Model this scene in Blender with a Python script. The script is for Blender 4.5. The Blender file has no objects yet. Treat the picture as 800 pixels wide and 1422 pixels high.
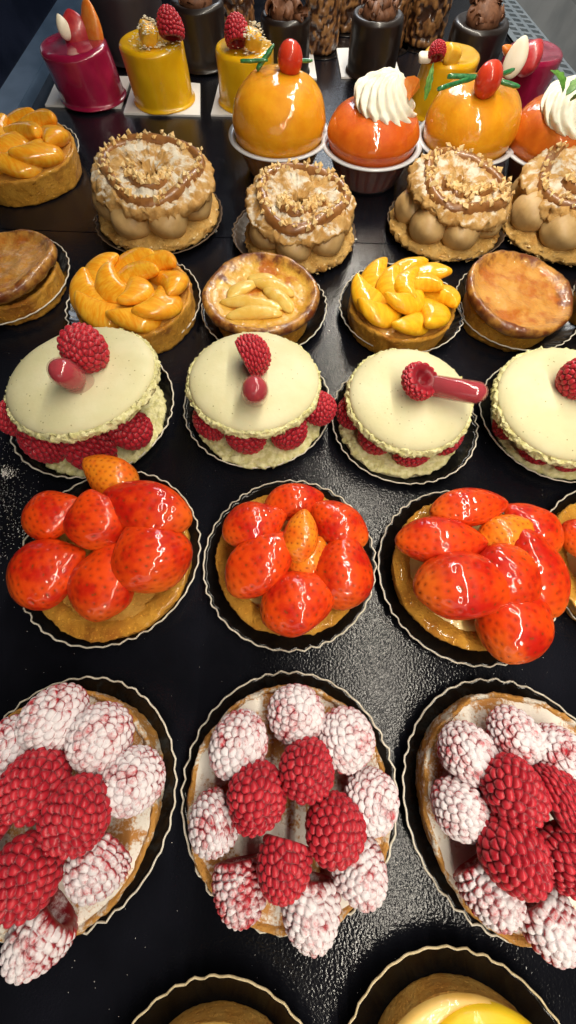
import bpy, math, random
import numpy as np
from mathutils import Vector, Matrix, Euler

random.seed(7)
RNG = np.random.default_rng(11)
S = 0.01                      # all lengths below are centimetres
scn = bpy.context.scene
COL = scn.collection
PI = math.pi
R = math.radians

# ------------------------------------------------------------------ camera model
HCAM, ALPHA, FPX = 20.5, R(21.0), 480.0
SA, CA = math.sin(ALPHA), math.cos(ALPHA)

def P(px, py, z=0.0):
    """photo pixel + height (cm) -> world point in cm on the level z, and cm per pixel there"""
    u, v = px - 400.0, py - 711.0
    t = (HCAM - z) / (v * SA + FPX * CA)
    return np.array([u * t, (-v * CA + FPX * SA) * t, z]), t

# ------------------------------------------------------------------ noise
_perm = RNG.permutation(256)
_val = RNG.random(256)
def vnoise(p):
    p = np.asarray(p, float)
    i = np.floor(p).astype(int); f = p - i
    f = f * f * (3 - 2 * f)
    def h(dx, dy, dz):
        return _val[_perm[(_perm[(_perm[(i[:, 0] + dx) & 255] + i[:, 1] + dy) & 255] + i[:, 2] + dz) & 255]]
    x, y, z = f[:, 0], f[:, 1], f[:, 2]
    a = h(0,0,0)*(1-x)+h(1,0,0)*x; b = h(0,1,0)*(1-x)+h(1,1,0)*x
    c = h(0,0,1)*(1-x)+h(1,0,1)*x; d = h(0,1,1)*(1-x)+h(1,1,1)*x
    return ((a*(1-y)+b*y)*(1-z)+(c*(1-y)+d*y)*z) * 2 - 1
def fbm(p, freq=1.0, octv=3, off=0.0):
    p = np.asarray(p, float); o = 0; a = 1.0; s = 0
    for k in range(octv):
        o = o + a * vnoise(p * freq * 2**k + off + 17.3 * k); s += a; a *= .5
    return o / s
def jitter(V, amp, freq, octv=2, off=0.0):
    n = np.stack([fbm(V, freq, octv, off + 31.7 * k) for k in range(3)], 1)
    return V + n * amp

# ------------------------------------------------------------------ mesh helpers
def lathe(prof, n=48):
    """prof: list of (r, z); returns V, F and for each vertex (theta, index along profile)"""
    V, rows = [], []
    for r, z in prof:
        if r < 1e-6:
            rows.append([len(V)]); V.append((0, 0, z))
        else:
            rows.append(list(range(len(V), len(V) + n)))
            for k in range(n):
                a = 2 * PI * k / n
                V.append((r * math.cos(a), r * math.sin(a), z))
    F = []
    for A, B in zip(rows[:-1], rows[1:]):
        for k in range(n):
            k2 = (k + 1) % n
            if len(A) == 1 and len(B) == 1: continue
            if len(A) == 1: F.append((A[0], B[k2], B[k]))
            elif len(B) == 1: F.append((A[k], A[k2], B[0]))
            else: F.append((A[k], A[k2], B[k2], B[k]))
    return np.array(V, float), F

def smooth_prof(pts, n=40):
    """Catmull-Rom through (r, z) points"""
    pts = [np.array(p, float) for p in pts]
    q = [2*pts[0]-pts[1]] + pts + [2*pts[-1]-pts[-2]]
    out = []
    seg = len(pts) - 1
    for k in range(n + 1):
        t = k / n * seg; i = min(int(t), seg - 1); f = t - i
        a, b, c, d = q[i], q[i+1], q[i+2], q[i+3]
        v = .5*((2*b)+(-a+c)*f+(2*a-5*b+4*c-d)*f*f+(-a+3*b-3*c+d)*f**3)
        out.append((max(v[0], 0.0), v[1]))
    return out

def tube(path, rad, n=8, closed=False, cap=True):
    path = np.array(path, float); m = len(path)
    rad = np.broadcast_to(np.array(rad, float), (m,))
    V, F = [], []
    for i in range(m):
        if closed: d = path[(i+1) % m] - path[i-1]
        else: d = path[min(i+1, m-1)] - path[max(i-1, 0)]
        d = d / (np.linalg.norm(d) + 1e-9)
        up = np.array([0, 0, 1.0]) if abs(d[2]) < .9 else np.array([1.0, 0, 0])
        x = np.cross(up, d); x /= np.linalg.norm(x); y = np.cross(d, x)
        for k in range(n):
            a = 2*PI*k/n
            V.append(path[i] + rad[i]*(math.cos(a)*x + math.sin(a)*y))
    for i in range(m if closed else m-1):
        j = (i+1) % m
        for k in range(n):
            k2 = (k+1) % n
            F.append((i*n+k, i*n+k2, j*n+k2, j*n+k))
    if not closed and cap:
        F.append(tuple(range(n-1, -1, -1))); F.append(tuple((m-1)*n+k for k in range(n)))
    return np.array(V), F

def merge(*parts):
    V, F, o = [], [], 0
    for v, f in parts:
        V.append(v); F += [tuple(i+o for i in q) for q in f]; o += len(v)
    return np.vstack(V), F

def boxm(cx, cy, cz, sx, sy, sz, bev=0):
    V = np.array([(cx+a*sx/2, cy+b*sy/2, cz+c*sz/2) for a in (-1, 1) for b in (-1, 1) for c in (-1, 1)], float)
    F = [(0,1,3,2),(4,6,7,5),(0,4,5,1),(2,3,7,6),(0,2,6,4),(1,5,7,3)]
    return V, F

def ellipsoid(rx, ry, rz, nu=20, nv=12):
    pr = [(math.sin(PI*k/nv), -math.cos(PI*k/nv)) for k in range(nv+1)]
    pr[0] = (0, -1); pr[-1] = (0, 1)
    V, F = lathe(pr, nu)
    return V*np.array([rx, ry, rz]), [tuple(reversed(f)) for f in F]

def make_mesh(name, V, F, mat=None, smooth=True, attrs=None):
    me = bpy.data.meshes.new(name)
    me.from_pydata((np.asarray(V)*S).tolist(), [], [tuple(map(int, f)) for f in F])
    if smooth: me.polygons.foreach_set('use_smooth', [True]*len(me.polygons))
    for k, v in (attrs or {}).items():
        at = me.attributes.new(k, 'FLOAT', 'POINT'); at.data.foreach_set('value', np.asarray(v, np.float32))
    if mat: me.materials.append(mat)
    me.validate(); me.update()
    # orient outward for closed bodies
    import bmesh
    bm = bmesh.new(); bm.from_mesh(me); bmesh.ops.recalc_face_normals(bm, faces=bm.faces); bm.to_mesh(me); bm.free()
    return me

def link(name, me, parent=None, loc=(0,0,0), mtx=None, mat=None):
    o = bpy.data.objects.new(name, me); COL.objects.link(o)
    if mtx is not None: o.matrix_basis = mtx
    else: o.location = Vector(loc)*S
    if parent is not None: o.parent = parent
    if mat is not None:
        o.material_slots[0].link = 'OBJECT'; o.material_slots[0].material = mat
    return o

def part(name, VF, mat, parent, smooth=True, attrs=None, **kw):
    return link(name, make_mesh(name, VF[0], VF[1], mat, smooth, attrs), parent, **kw)

def tag(o, label, cat, group=None, kind=None):
    o['label'] = label; o['category'] = cat
    if group: o['group'] = group
    if kind: o['kind'] = kind
    return o

def thing(name, label, cat, loc, group=None, rot=(0,0,0)):
    o = bpy.data.objects.new(name, None); COL.objects.link(o)
    o.empty_display_size = .02
    o.location = Vector(loc)*S; o.rotation_euler = rot
    return tag(o, label, cat, group)

def structure(name, VF, mat, smooth=False):
    o = part(name, VF, mat, None, smooth); o['kind'] = 'structure'; return o

def basis(az, el, roll=0.0):
    """local +Z along the given direction; local +Y as near upward as it gets"""
    d = Vector((math.cos(az)*math.cos(el), math.sin(az)*math.cos(el), math.sin(el)))
    up = Vector((0, 0, 1)) if abs(d.z) < .985 else Vector((0, -1, 0))
    x = up.cross(d).normalized(); y = d.cross(x)
    m = Matrix((x, y, d)).transposed()
    return m @ Matrix.Rotation(roll, 3, 'Z')

def place(loc, rot3, scale=(1,1,1)):
    return Matrix.Translation(Vector(loc)*S) @ rot3.to_4x4() @ Matrix.Diagonal((*scale, 1))

# ------------------------------------------------------------------ materials
class NT:
    def __init__(s, name):
        s.m = bpy.data.materials.new(name); s.m.use_nodes = True
        s.t = s.m.node_tree; s.N = s.t.nodes; s.L = s.t.links
        s.p = s.N['Principled BSDF']
    def n(s, t, **k):
        x = s.N.new(t)
        for a, b in k.items(): setattr(x, a, b)
        return x
    def put(s, sock, v):
        if hasattr(v, 'is_output') : s.L.new(v, sock)
        elif isinstance(v, (tuple, list)) and len(v) == 3 and sock.type == 'RGBA': sock.default_value = (*v, 1)
        else: sock.default_value = v
    def coord(s, stretch=(1,1,1)):
        tc = s.n('ShaderNodeTexCoord'); oi = s.n('ShaderNodeObjectInfo')
        ml = s.n('ShaderNodeMath', operation='MULTIPLY'); s.L.new(oi.outputs['Random'], ml.inputs[0]); ml.inputs[1].default_value = 3.0
        mp = s.n('ShaderNodeMapping'); mp.inputs['Scale'].default_value = stretch
        s.L.new(tc.outputs['Object'], mp.inputs['Vector'])
        ad = s.n('ShaderNodeVectorMath', operation='ADD')
        s.L.new(mp.outputs[0], ad.inputs[0]); s.L.new(ml.outputs[0], ad.inputs[1])
        return ad.outputs[0]
    def noise(s, co, scale, detail=3, rough=.55, dist=0):
        x = s.n('ShaderNodeTexNoise'); s.L.new(co, x.inputs['Vector'])
        x.inputs['Scale'].default_value = scale; x.inputs['Detail'].default_value = detail
        x.inputs['Roughness'].default_value = rough; x.inputs['Distortion'].default_value = dist
        return x.outputs['Fac']
    def voro(s, co, scale, feature='F1'):
        x = s.n('ShaderNodeTexVoronoi', feature=feature); s.L.new(co, x.inputs['Vector']); x.inputs['Scale'].default_value = scale
        return x.outputs['Distance']
    def rng(s, v, a, b, lo=0.0, hi=1.0):
        x = s.n('ShaderNodeMapRange', interpolation_type='SMOOTHSTEP'); s.L.new(v, x.inputs[0])
        for i, q in enumerate((a, b, lo, hi)): x.inputs[i+1].default_value = q
        return x.outputs[0]
    def math(s, op, a, b=None):
        x = s.n('ShaderNodeMath', operation=op); s.put(x.inputs[0], a)
        if b is not None: s.put(x.inputs[1], b)
        return x.outputs[0]
    def mix(s, f, a, b):
        x = s.n('ShaderNodeMix', data_type='RGBA'); s.put(x.inputs[0], f); s.put(x.inputs[6], a); s.put(x.inputs[7], b)
        return x.outputs[2]
    def attr(s, name):
        x = s.n('ShaderNodeAttribute', attribute_name=name); return x.outputs['Fac']
    def bump(s, h, strength, dist=.001, nrm=None):
        x = s.n('ShaderNodeBump'); s.L.new(h, x.inputs['Height']); s.put(x.inputs['Strength'], strength); x.inputs['Distance'].default_value = dist
        if nrm is not None: s.L.new(nrm, x.inputs['Normal'])
        return x.outputs[0]
    def set(s, **k):
        for a, v in k.items(): s.put(s.p.inputs[a.replace('_', ' ')], v)
        return s
    def sss(s, w, rad=(1,.4,.25), scale=.003):
        s.set(Subsurface_Weight=w, Subsurface_Scale=scale); s.p.inputs['Subsurface Radius'].default_value = rad
        return s
    def coat(s, w=1.0, r=.03, co=None, scale=180, strength=.35, dist=.0012, ior=1.45):
        s.set(Coat_Weight=w, Coat_Roughness=r, Coat_IOR=ior)
        if co is not None:
            b = s.bump(s.noise(co, scale, 2, .5, .6), strength, dist); s.L.new(b, s.p.inputs['Coat Normal'])
        return s

def simple(name, c1, c2=None, scale=300, rough=.6, bump=0, bscale=None, lo=.35, hi=.65, detail=4, bdist=.001, coat=0, coatr=.04, spec=.5, sss=0, sscale=.003, cscale=180, cstr=.3, stretch=(1,1,1)):
    t = NT(name); co = t.coord(stretch)
    t.set(Roughness=rough, Specular_IOR_Level=spec)
    if c2 is None: t.set(Base_Color=c1)
    else: t.set(Base_Color=t.mix(t.rng(t.noise(co, scale, detail), lo, hi), c1, c2))
    if bump: t.L.new(t.bump(t.noise(co, bscale or scale*2, 4), bump, bdist), t.p.inputs['Normal'])
    if coat: t.coat(coat, coatr, co, cscale, cstr)
    if sss: t.sss(sss, scale=sscale)
    return t.m

MT = {}
# black pebbled shelf
t = NT('black_pebbled_laminate'); tc = t.n('ShaderNodeTexCoord'); co = tc.outputs['Object']
peb = t.noise(co, 860, 1, .4)
t.set(Base_Color=t.mix(t.rng(t.noise(co, 12, 4), .3, .7), (.004,.0042,.006), (.008,.0085,.013)), Roughness=t.rng(t.noise(co, 25, 4), .3, .7, .13, .20), Specular_IOR_Level=.28)
t.L.new(t.bump(peb, .36, .0006), t.p.inputs['Normal']); MT['shelf'] = t.m
MT['plate'] = simple('black_paper_plate', (.003,.003,.0035), (.007,.0065,.0065), 90, .20, .12, 900, bdist=.0005, spec=.38)
MT['plate_brown'] = simple('brown_paper_plate', (.035,.021,.012), (.05,.03,.016), 90, .42, .15, 700, spec=.4)
MT['edge'] = simple('bare_paper_edge', (.62,.56,.46), (.74,.70,.60), 400, .8)
MT['edge_gold'] = simple('cream_paper_edge', (.55,.45,.26), (.68,.57,.36), 400, .7)
MT['edge_brown'] = simple('brown_paper_edge', (.10,.065,.035), (.16,.10,.06), 400, .7)
MT['card'] = simple('white_card', (.82,.82,.82), (.86,.86,.86), 60, .55)
# raspberry
def rasp(name, dust):
    t = NT(name); co = t.coord(); cap = t.attr('cap')
    nz = t.noise(co, 160, 3)
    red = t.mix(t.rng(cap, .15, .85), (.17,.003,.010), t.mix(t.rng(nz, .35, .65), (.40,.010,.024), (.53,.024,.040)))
    col = red; rough = .38
    if dust > 0:
        ge = t.n('ShaderNodeNewGeometry'); sp = t.n('ShaderNodeSeparateXYZ'); t.L.new(ge.outputs['Normal'], sp.inputs[0])
        up = t.rng(sp.outputs['Z'], -.55, .75)                      # icing sugar settles on what faces upward
        f = t.math('ADD', t.math('MULTIPLY', up, .62), t.math('MULTIPLY', t.noise(co, 520, 5, .8), 1.15))
        f = t.math('ADD', f, t.math('MULTIPLY', t.noise(co, 150, 3, .6), 1.45))
        f = t.math('ADD', f, t.math('MULTIPLY', t.rng(cap, .0, .6), .20))
        m = t.rng(f, 2.00 - dust, 2.50 - dust)
        col = t.mix(m, red, t.mix(t.noise(co, 220, 3), (.82,.78,.79), (.68,.62,.67))); t.set(Roughness=t.rng(m, 0, 1, .4, .95))
        t.L.new(t.bump(t.noise(co, 1500, 3), t.rng(m, 0, 1, .05, .55), .0006), t.p.inputs['Normal'])
    else:
        t.set(Roughness=t.rng(t.noise(co, 700, 2), .3, .7, .30, .50)); t.L.new(t.bump(t.noise(co, 1600, 2), .10, .0004), t.p.inputs['Normal'])
    t.set(Base_Color=col, Specular_IOR_Level=.42); t.sss(.22 if dust == 0 else .0, (1,.18,.15), .0025)
    if dust == 0: t.set(Sheen_Weight=.25, Sheen_Roughness=.4, Sheen_Tint=(1,.55,.6))
    return t.m
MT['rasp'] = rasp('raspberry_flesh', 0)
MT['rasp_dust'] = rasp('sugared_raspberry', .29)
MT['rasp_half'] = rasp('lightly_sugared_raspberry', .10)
# strawberry
def straw(name, a, b, pale):
    t = NT(name); co = t.coord(); seed = t.attr('seed'); al = t.attr('along')
    base = t.mix(t.rng(t.noise(co, 75, 4, .6), .34, .62), a, b)
    sh = t.math('ADD', al, t.math('MULTIPLY', t.noise(co, 70, 3), .5))
    base = t.mix(t.rng(sh, .95, 1.36), base, pale)
    dim = t.attr('dimple')
    base = t.mix(t.math('MULTIPLY', dim, .55), base, (.22,.006,.004))
    t.set(Base_Color=t.mix(t.rng(seed, .2, .8), base, (.22,.055,.006)), Roughness=.5, Specular_IOR_Level=.15)
    t.L.new(t.bump(t.noise(co, 500, 2), .08, .0006), t.p.inputs['Normal'])
    t.coat(.9, .02, co, 75, .5, .0026).sss(.06, (1,.25,.1), .003)
    return t.m
MT['straw'] = straw('glazed_strawberry', (.50,.010,.003), (.74,.062,.004), (.80,.17,.015))
MT['straw_or'] = straw('unripe_glazed_strawberry', (.76,.12,.006), (.80,.24,.012), (.80,.34,.04))
# pastry
def pastry(name, c1, c2, c3, coat=0):
    t = NT(name); co = t.coord()
    col = t.mix(t.rng(t.noise(co, 130, 5, .65), .33, .66), c1, c2)
    col = t.mix(t.rng(t.noise(co, 45, 3), .52, .72), col, c3)
    col = t.mix(t.rng(t.noise(co, 520, 3, .7), .55, .72), col, tuple(min(1, v*1.45) for v in c1))
    col = t.mix(t.rng(t.noise(co, 430, 3, .7), .28, .42, 1, 0), col, c3)
    t.set(Base_Color=col, Roughness=.72, Specular_IOR_Level=.3)
    t.L.new(t.bump(t.noise(co, 380, 5, .75), .85, .0024), t.p.inputs['Normal'])
    if coat: t.coat(coat, .08, co, 160, .4)
    return t.m
MT['crust'] = pastry('golden_shortcrust', (.72,.42,.10), (.62,.30,.05), (.44,.16,.022))
MT['crust_glazed'] = pastry('glazed_shortcrust', (.72,.36,.045), (.62,.27,.025), (.42,.14,.012), .45)
MT['crust_dark'] = pastry('baked_dark_crust', (.40,.15,.028), (.27,.085,.016), (.10,.022,.008), .35)
MT['frangipane'] = pastry('almond_filling', (.66,.36,.07), (.56,.26,.04), (.44,.17,.022), .5)
t = NT('sugared_filling'); co = t.coord()
m = t.rng(t.math('ADD', t.noise(co, 60, 4, .65), t.math('MULTIPLY', t.noise(co, 900, 3), .35)), .56, .70)
t.set(Base_Color=t.mix(m, t.mix(t.noise(co, 90, 3), (.55,.27,.075), (.45,.18,.035)), (.82,.78,.70)), Roughness=.85)
t.L.new(t.bump(t.noise(co, 900, 4, .7), .5, .0009), t.p.inputs['Normal']); MT['sugar_filling'] = t.m
t = NT('sugared_shortcrust'); co = t.coord()
m = t.rng(t.math('ADD', t.noise(co, 110, 4, .65), t.math('MULTIPLY', t.noise(co, 800, 3), .35)), .66, .82)
t.set(Base_Color=t.mix(m, t.mix(t.noise(co, 300, 4, .7), (.66,.34,.07), (.42,.17,.03)), (.82,.78,.68)), Roughness=.8)
t.L.new(t.bump(t.noise(co, 420, 4, .75), .8, .0022), t.p.inputs['Normal']); MT['crust_sugar'] = t.m
MT['custard'] = simple('custard_cream', (.72,.50,.13), (.78,.60,.22), 120, .4, .25, 200, coat=.4, sss=.1)
MT['custard_pale'] = simple('pale_custard', (.74,.60,.30), (.80,.68,.40), 160, .5, .3, 250, sss=.1)
# macaron
t = NT('pistachio_macaron_shell'); co = t.coord()
col = t.mix(t.rng(t.noise(co, 40, 3), .3, .7), (.65,.61,.36), (.73,.69,.45))
col = t.mix(t.rng(t.voro(co, 330), .10, .16, 1, 0), col, (.30,.27,.12))
gate = t.rng(t.noise(co, 260, 2), .44, .60)
col2 = t.mix(gate, t.mix(t.rng(t.noise(co, 40, 3), .3, .7), (.65,.61,.36), (.73,.69,.45)), col)
t.set(Base_Color=col2, Roughness=.55, Specular_IOR_Level=.35); t.L.new(t.bump(t.noise(co, 420, 3), .22, .0006), t.p.inputs['Normal']); t.sss(.08)
MT['macaron'] = t.m
MT['foot'] = simple('pistachio_macaron_foot', (.60,.56,.24), (.78,.74,.42), 300, .85, .8, 420, bdist=.0018)
MT['mcream'] = simple('pistachio_cream', (.74,.72,.50), (.80,.78,.6), 200, .6)
# citrus
t = NT('glazed_mandarin'); co = t.coord((1, 1, 1)); cs = t.coord((2.2, .45, 1))
col = t.mix(t.rng(t.noise(cs, 300, 3), .35, .68), (.82,.31,.008), (.88,.46,.035))
col = t.mix(t.rng(t.noise(co, 110, 3), .60, .85), col, (.85,.50,.10))
t.set(Base_Color=col, Roughness=.5, Specular_IOR_Level=.15); t.L.new(t.bump(t.noise(cs, 420, 3), .22, .0009), t.p.inputs['Normal'])
t.coat(.85, .02, co, 120, .4, .0018).sss(.22, (1,.55,.12), .003); MT['mandarin'] = t.m
t = NT('glazed_yellow_mandarin'); co = t.coord(); cs = t.coord((2.2, .45, 1))
col = t.mix(t.rng(t.noise(cs, 300, 3), .35, .68), (.82,.38,.006), (.88,.50,.020))
t.set(Base_Color=col, Roughness=.5, Specular_IOR_Level=.15); t.L.new(t.bump(t.noise(cs, 420, 3), .22, .0009), t.p.inputs['Normal'])
t.coat(.85, .02, co, 120, .4, .0018).sss(.22, (1,.6,.12), .003); MT['mandarin_y'] = t.m
# pear / almond tops
def browned(name, a, b, c, d):
    t = NT(name); co = t.coord()
    col = t.mix(t.rng(t.noise(co, 90, 3), .35, .65), a, b)
    col = t.mix(t.rng(t.noise(co, 48, 4, .6), .50, .66), col, c)
    e = t.math('ADD', t.attr('rim'), t.math('MULTIPLY', t.noise(co, 75, 4, .65), 1.1))
    col = t.mix(t.rng(t.attr('rim'), .84, .98), col, (.56,.27,.05))
    col = t.mix(t.rng(e, 1.38, 1.66), col, d)
    t.set(Base_Color=col, Roughness=.4); t.L.new(t.bump(t.noise(co, 170, 4), .55, .0022), t.p.inputs['Normal'])
    t.coat(.8, .025, co, 150, .6, .0028).sss(.1)
    return t.m
MT['flan'] = browned('browned_pear_custard', (.66,.33,.030), (.76,.45,.07), (.50,.14,.010), (.13,.028,.006))
MT['almond_top'] = browned('browned_almond_cream', (.58,.25,.040), (.66,.33,.07), (.48,.14,.015), (.17,.04,.008))
MT['pear'] = simple('baked_pear', (.72,.44,.075), (.78,.54,.14), 150, .5, .3, 300, coat=.7, coatr=.02, cscale=200, cstr=.5, spec=.2, sss=.15)
# praline ring cakes
t = NT('sugared_choux'); co = t.coord()
ge = t.n('ShaderNodeNewGeometry'); sp = t.n('ShaderNodeSeparateXYZ'); t.L.new(ge.outputs['Normal'], sp.inputs[0])
f = t.math('ADD', t.math('MULTIPLY', t.rng(sp.outputs['Z'], .1, .95), .55), t.noise(co, 95, 4, .65))
base = t.mix(t.rng(t.noise(co, 160, 4), .3, .7), (.64,.40,.15), (.50,.26,.07))
t.set(Base_Color=t.mix(t.rng(f, .96, 1.18), base, (.78,.71,.58)), Roughness=.85, Specular_IOR_Level=.25)
t.L.new(t.bump(t.noise(co, 700, 4, .7), .8, .0014), t.p.inputs['Normal']); MT['choux'] = t.m
MT['choux_base'] = pastry('baked_choux', (.66,.42,.14), (.58,.32,.075), (.46,.21,.04))
MT['praline'] = simple('praline_cream', (.46,.29,.115), (.54,.36,.155), 120, .45, .18, 300, sss=.08, spec=.4)
MT['caramel'] = simple('hazelnut_paste', (.22,.085,.022), (.32,.14,.04), 160, .35, .3, 300, coat=.4)
MT['nut'] = simple('chopped_hazelnut', (.68,.42,.14), (.80,.62,.32), 220, .6, .3, 700)
# baba
def jelly(name, a, b, sss=.3):
    t = NT(name); co = t.coord()
    t.set(Base_Color=t.mix(t.rng(t.noise(co, 60, 4, .6), .3, .7), a, b), Roughness=.5, Specular_IOR_Level=.15)
    t.L.new(t.bump(t.noise(co, 260, 3), .18, .001), t.p.inputs['Normal'])
    t.coat(1, .02, co, 75, .5, .0026).sss(sss, (1,.5,.15), .004)
    return t.m
MT['baba_or'] = jelly('apricot_glazed_sponge', (.80,.36,.010), (.72,.27,.006))
MT['baba_red'] = jelly('red_syrup_sponge', (.70,.16,.010), (.58,.085,.006))
MT['baba_amber'] = jelly('amber_glazed_sponge', (.64,.17,.010), (.52,.10,.006))
MT['syrup_amber'] = simple('darkened_amber_syrup', (.30,.12,.008), (.36,.15,.012), 60, .2)  # syrup colours kept deep so the lower cups read darker
MT['syrup_red'] = simple('darkened_red_syrup', (.09,.006,.003), (.13,.012,.004), 60, .2)
MT['syrup_brown'] = simple('darkened_brown_syrup', (.15,.035,.006), (.20,.05,.008), 60, .2)
MT['cherry'] = jelly('candied_cherry', (.50,.025,.010), (.60,.05,.015), .4)
MT['angelica'] = simple('green_angelica', (.012,.12,.04), (.04,.24,.07), 400, .3, .2, 500, coat=.7)
MT['leaf'] = simple('fresh_leaf', (.05,.16,.015), (.12,.30,.04), 300, .45, .3, 600)
MT['cream'] = simple('whipped_cream', (.80,.77,.62), (.84,.82,.70), 150, .5, .12, 500, sss=.15)
t = NT('clear_plastic_cup'); t.set(Base_Color=(.75,.76,.78), Roughness=.12, Alpha=.07, Specular_IOR_Level=.6); MT['cup'] = t.m
t = NT('frosted_plastic_rim'); t.set(Base_Color=(.70,.72,.76), Roughness=.25, Alpha=.85); MT['cup_rim'] = t.m
# glazes
MT['purple'] = simple('berry_mirror_glaze', (.28,.006,.045), (.36,.012,.06), 60, .25, .1, 90, coat=1, coatr=.03, cscale=60, cstr=.25, sss=.1)
MT['yellow'] = simple('mango_mirror_glaze', (.78,.42,.004), (.82,.48,.008), 60, .3, .1, 90, coat=.9, coatr=.05, cscale=60, cstr=.25, sss=.15)
MT['choc'] = simple('dark_chocolate_glaze', (.007,.003,.002), (.012,.005,.003), 60, .45, .1, 120, coat=.35, coatr=.12, cscale=60, cstr=.2)
MT['choc_matt'] = simple('dark_cocoa_glaze', (.022,.016,.020), (.03,.022,.026), 50, .5, .1, 120)
MT['choc_shave'] = simple('milk_chocolate_shaving', (.13,.050,.022), (.20,.085,.04), 260, .6, .3, 500)
t = NT('hazelnut_chocolate'); co = t.coord()
t.set(Base_Color=t.mix(t.rng(t.attr('cap'), .35, .8), (.045,.016,.007), t.mix(t.rng(t.noise(co, 130, 2), .4, .6), (.17,.07,.022), (.33,.16,.055))), Roughness=.35)
t.coat(.5, .1); MT['rocher'] = t.m
MT['coconut'] = simple('grated_coconut', (.80,.72,.50), (.86,.82,.68), 500, .8)
MT['mango'] = simple('mango_cube', (.80,.42,.02), (.84,.50,.05), 200, .35, .2, 300, coat=.4, sss=.2)
MT['wedge'] = simple('orange_wedge', (.78,.20,.02), (.82,.30,.05), 200, .35, .2, 400, coat=.3, sss=.2)
MT['almond'] = simple('white_chocolate', (.80,.74,.58), (.84,.79,.66), 100, .4)
MT['redfruit'] = simple('red_fruit_wedge', (.42,.020,.030), (.55,.05,.05), 160, .35, .2, 400, coat=.4, sss=.2)
# pipette
t = NT('pipette_plastic'); t.set(Base_Color=(.58,.16,.17), Roughness=.10, Alpha=.26, Specular_IOR_Level=.6); MT['pip'] = t.m
MT['coulis'] = simple('raspberry_coulis', (.36,.010,.030), (.42,.016,.04), 120, .15, coat=1, coatr=.02)
MT['lemon'] = simple('lemon_curd', (.88,.56,.010), (.92,.64,.02), 50, .45, .15, 90, coat=.25, coatr=.12, sss=.1)
MT['lemon_glaze'] = simple('candied_lemon_disc', (.76,.46,.10), (.82,.54,.15), 80, .4, .1, 150, coat=.3)
# case
MT['rail'] = simple('blue_grey_metal', (.06,.11,.19), (.09,.15,.25), 30, .38, .05, 200, spec=.5)
MT['panel'] = simple('dark_blue_panel', (.004,.006,.014), (.008,.011,.024), 20, .2)
MT['vent'] = simple('perforated_steel', (.20,.25,.30), (.26,.31,.36), 40, .4)
for k in ('rail', 'vent'): MT[k].node_tree.nodes['Principled BSDF'].inputs['Metallic'].default_value = .35
MT['glasswall'] = simple('grey_case_wall', (.10,.11,.12), (.16,.17,.18), 15, .5)
MT['dark'] = simple('dark_void', (.003,.003,.004), None, rough=.6)
MT['crumb'] = simple('sugar_grain', (.80,.78,.76), (.72,.68,.62), 500, .8)

# ------------------------------------------------------------------ prototypes
def raspberry_mesh(seed, L=2.75, W=2.25):
    rg = np.random.default_rng(seed)
    na, nt = 100, 140
    amax = R(128)
    prof = []
    for k in range(na+1):
        a = amax*k/na
        r = W/2*math.sin(a)**.84*(1-.09*math.cos(a)) if k else 0.0
        prof.append((r, L/2*math.cos(a)))
    re, ze = prof[-1]
    outer = len(prof)
    for fr, dz in ((.86,-.06),(.70,-.05),(.56,.08),(.48,.35),(.36,.8),(.18,1.1),(0,1.2)):
        prof.append((re*fr, ze+dz*L/2.75))
    V, F = lathe(prof, nt)
    nouter = 1+(outer-1)*nt
    ds = .355
    cs = [np.array([0, 0, L/2])]
    arc = 0; last = 0; row = 0
    for k in range(1, outer):
        arc += math.dist(prof[k], prof[k-1])
        if arc-last >= ds*.88:
            last = arc; row += 1
            r, z = prof[k]; n = max(3, round(2*PI*r/ds)); ph = rg.random()*6
            for j in range(n):
                a = 2*PI*j/n+ph+rg.normal()*.36*ds/max(r, .2)
                cs.append(np.array([r*math.cos(a), r*math.sin(a), z+rg.normal()*.10]))
    cs = np.array(cs)
    O = V[:nouter]; wt = np.hypot(O[:, 0], O[:, 1])+.01
    for _ in range(3):                               # even out the drupelets over the surface
        near = ((O[:, None, :]-cs[None])**2).sum(2).argmin(1)
        sw = np.bincount(near, wt, len(cs))
        for q in range(3):
            cs[:, q] = np.where(sw > 0, np.bincount(near, wt*O[:, q], len(cs))/np.maximum(sw, 1e-6), cs[:, q])
    D = np.linalg.norm(V[:, None, :]-cs[None], axis=2)
    D.sort(axis=1)
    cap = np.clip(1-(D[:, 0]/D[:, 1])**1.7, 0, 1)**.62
    hgt = rg.uniform(.85, 1.1)
    nrm = V.copy(); nrm[:, 2] *= (W/L)**2; nrm /= np.linalg.norm(nrm, axis=1)[:, None]+1e-9
    m = np.ones(len(V)); m[nouter:] = 0
    V = V+nrm*((cap-.6)*.20*m)[:, None]
    V = jitter(V, .12, .55, 1, seed*3.1)
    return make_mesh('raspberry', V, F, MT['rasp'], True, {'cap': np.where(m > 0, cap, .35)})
RASP = [raspberry_mesh(s, L, W) for s, L, W in ((1, 2.75, 2.25), (2, 2.6, 2.3), (3, 2.95, 2.2), (4, 2.7, 2.15))]

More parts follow.
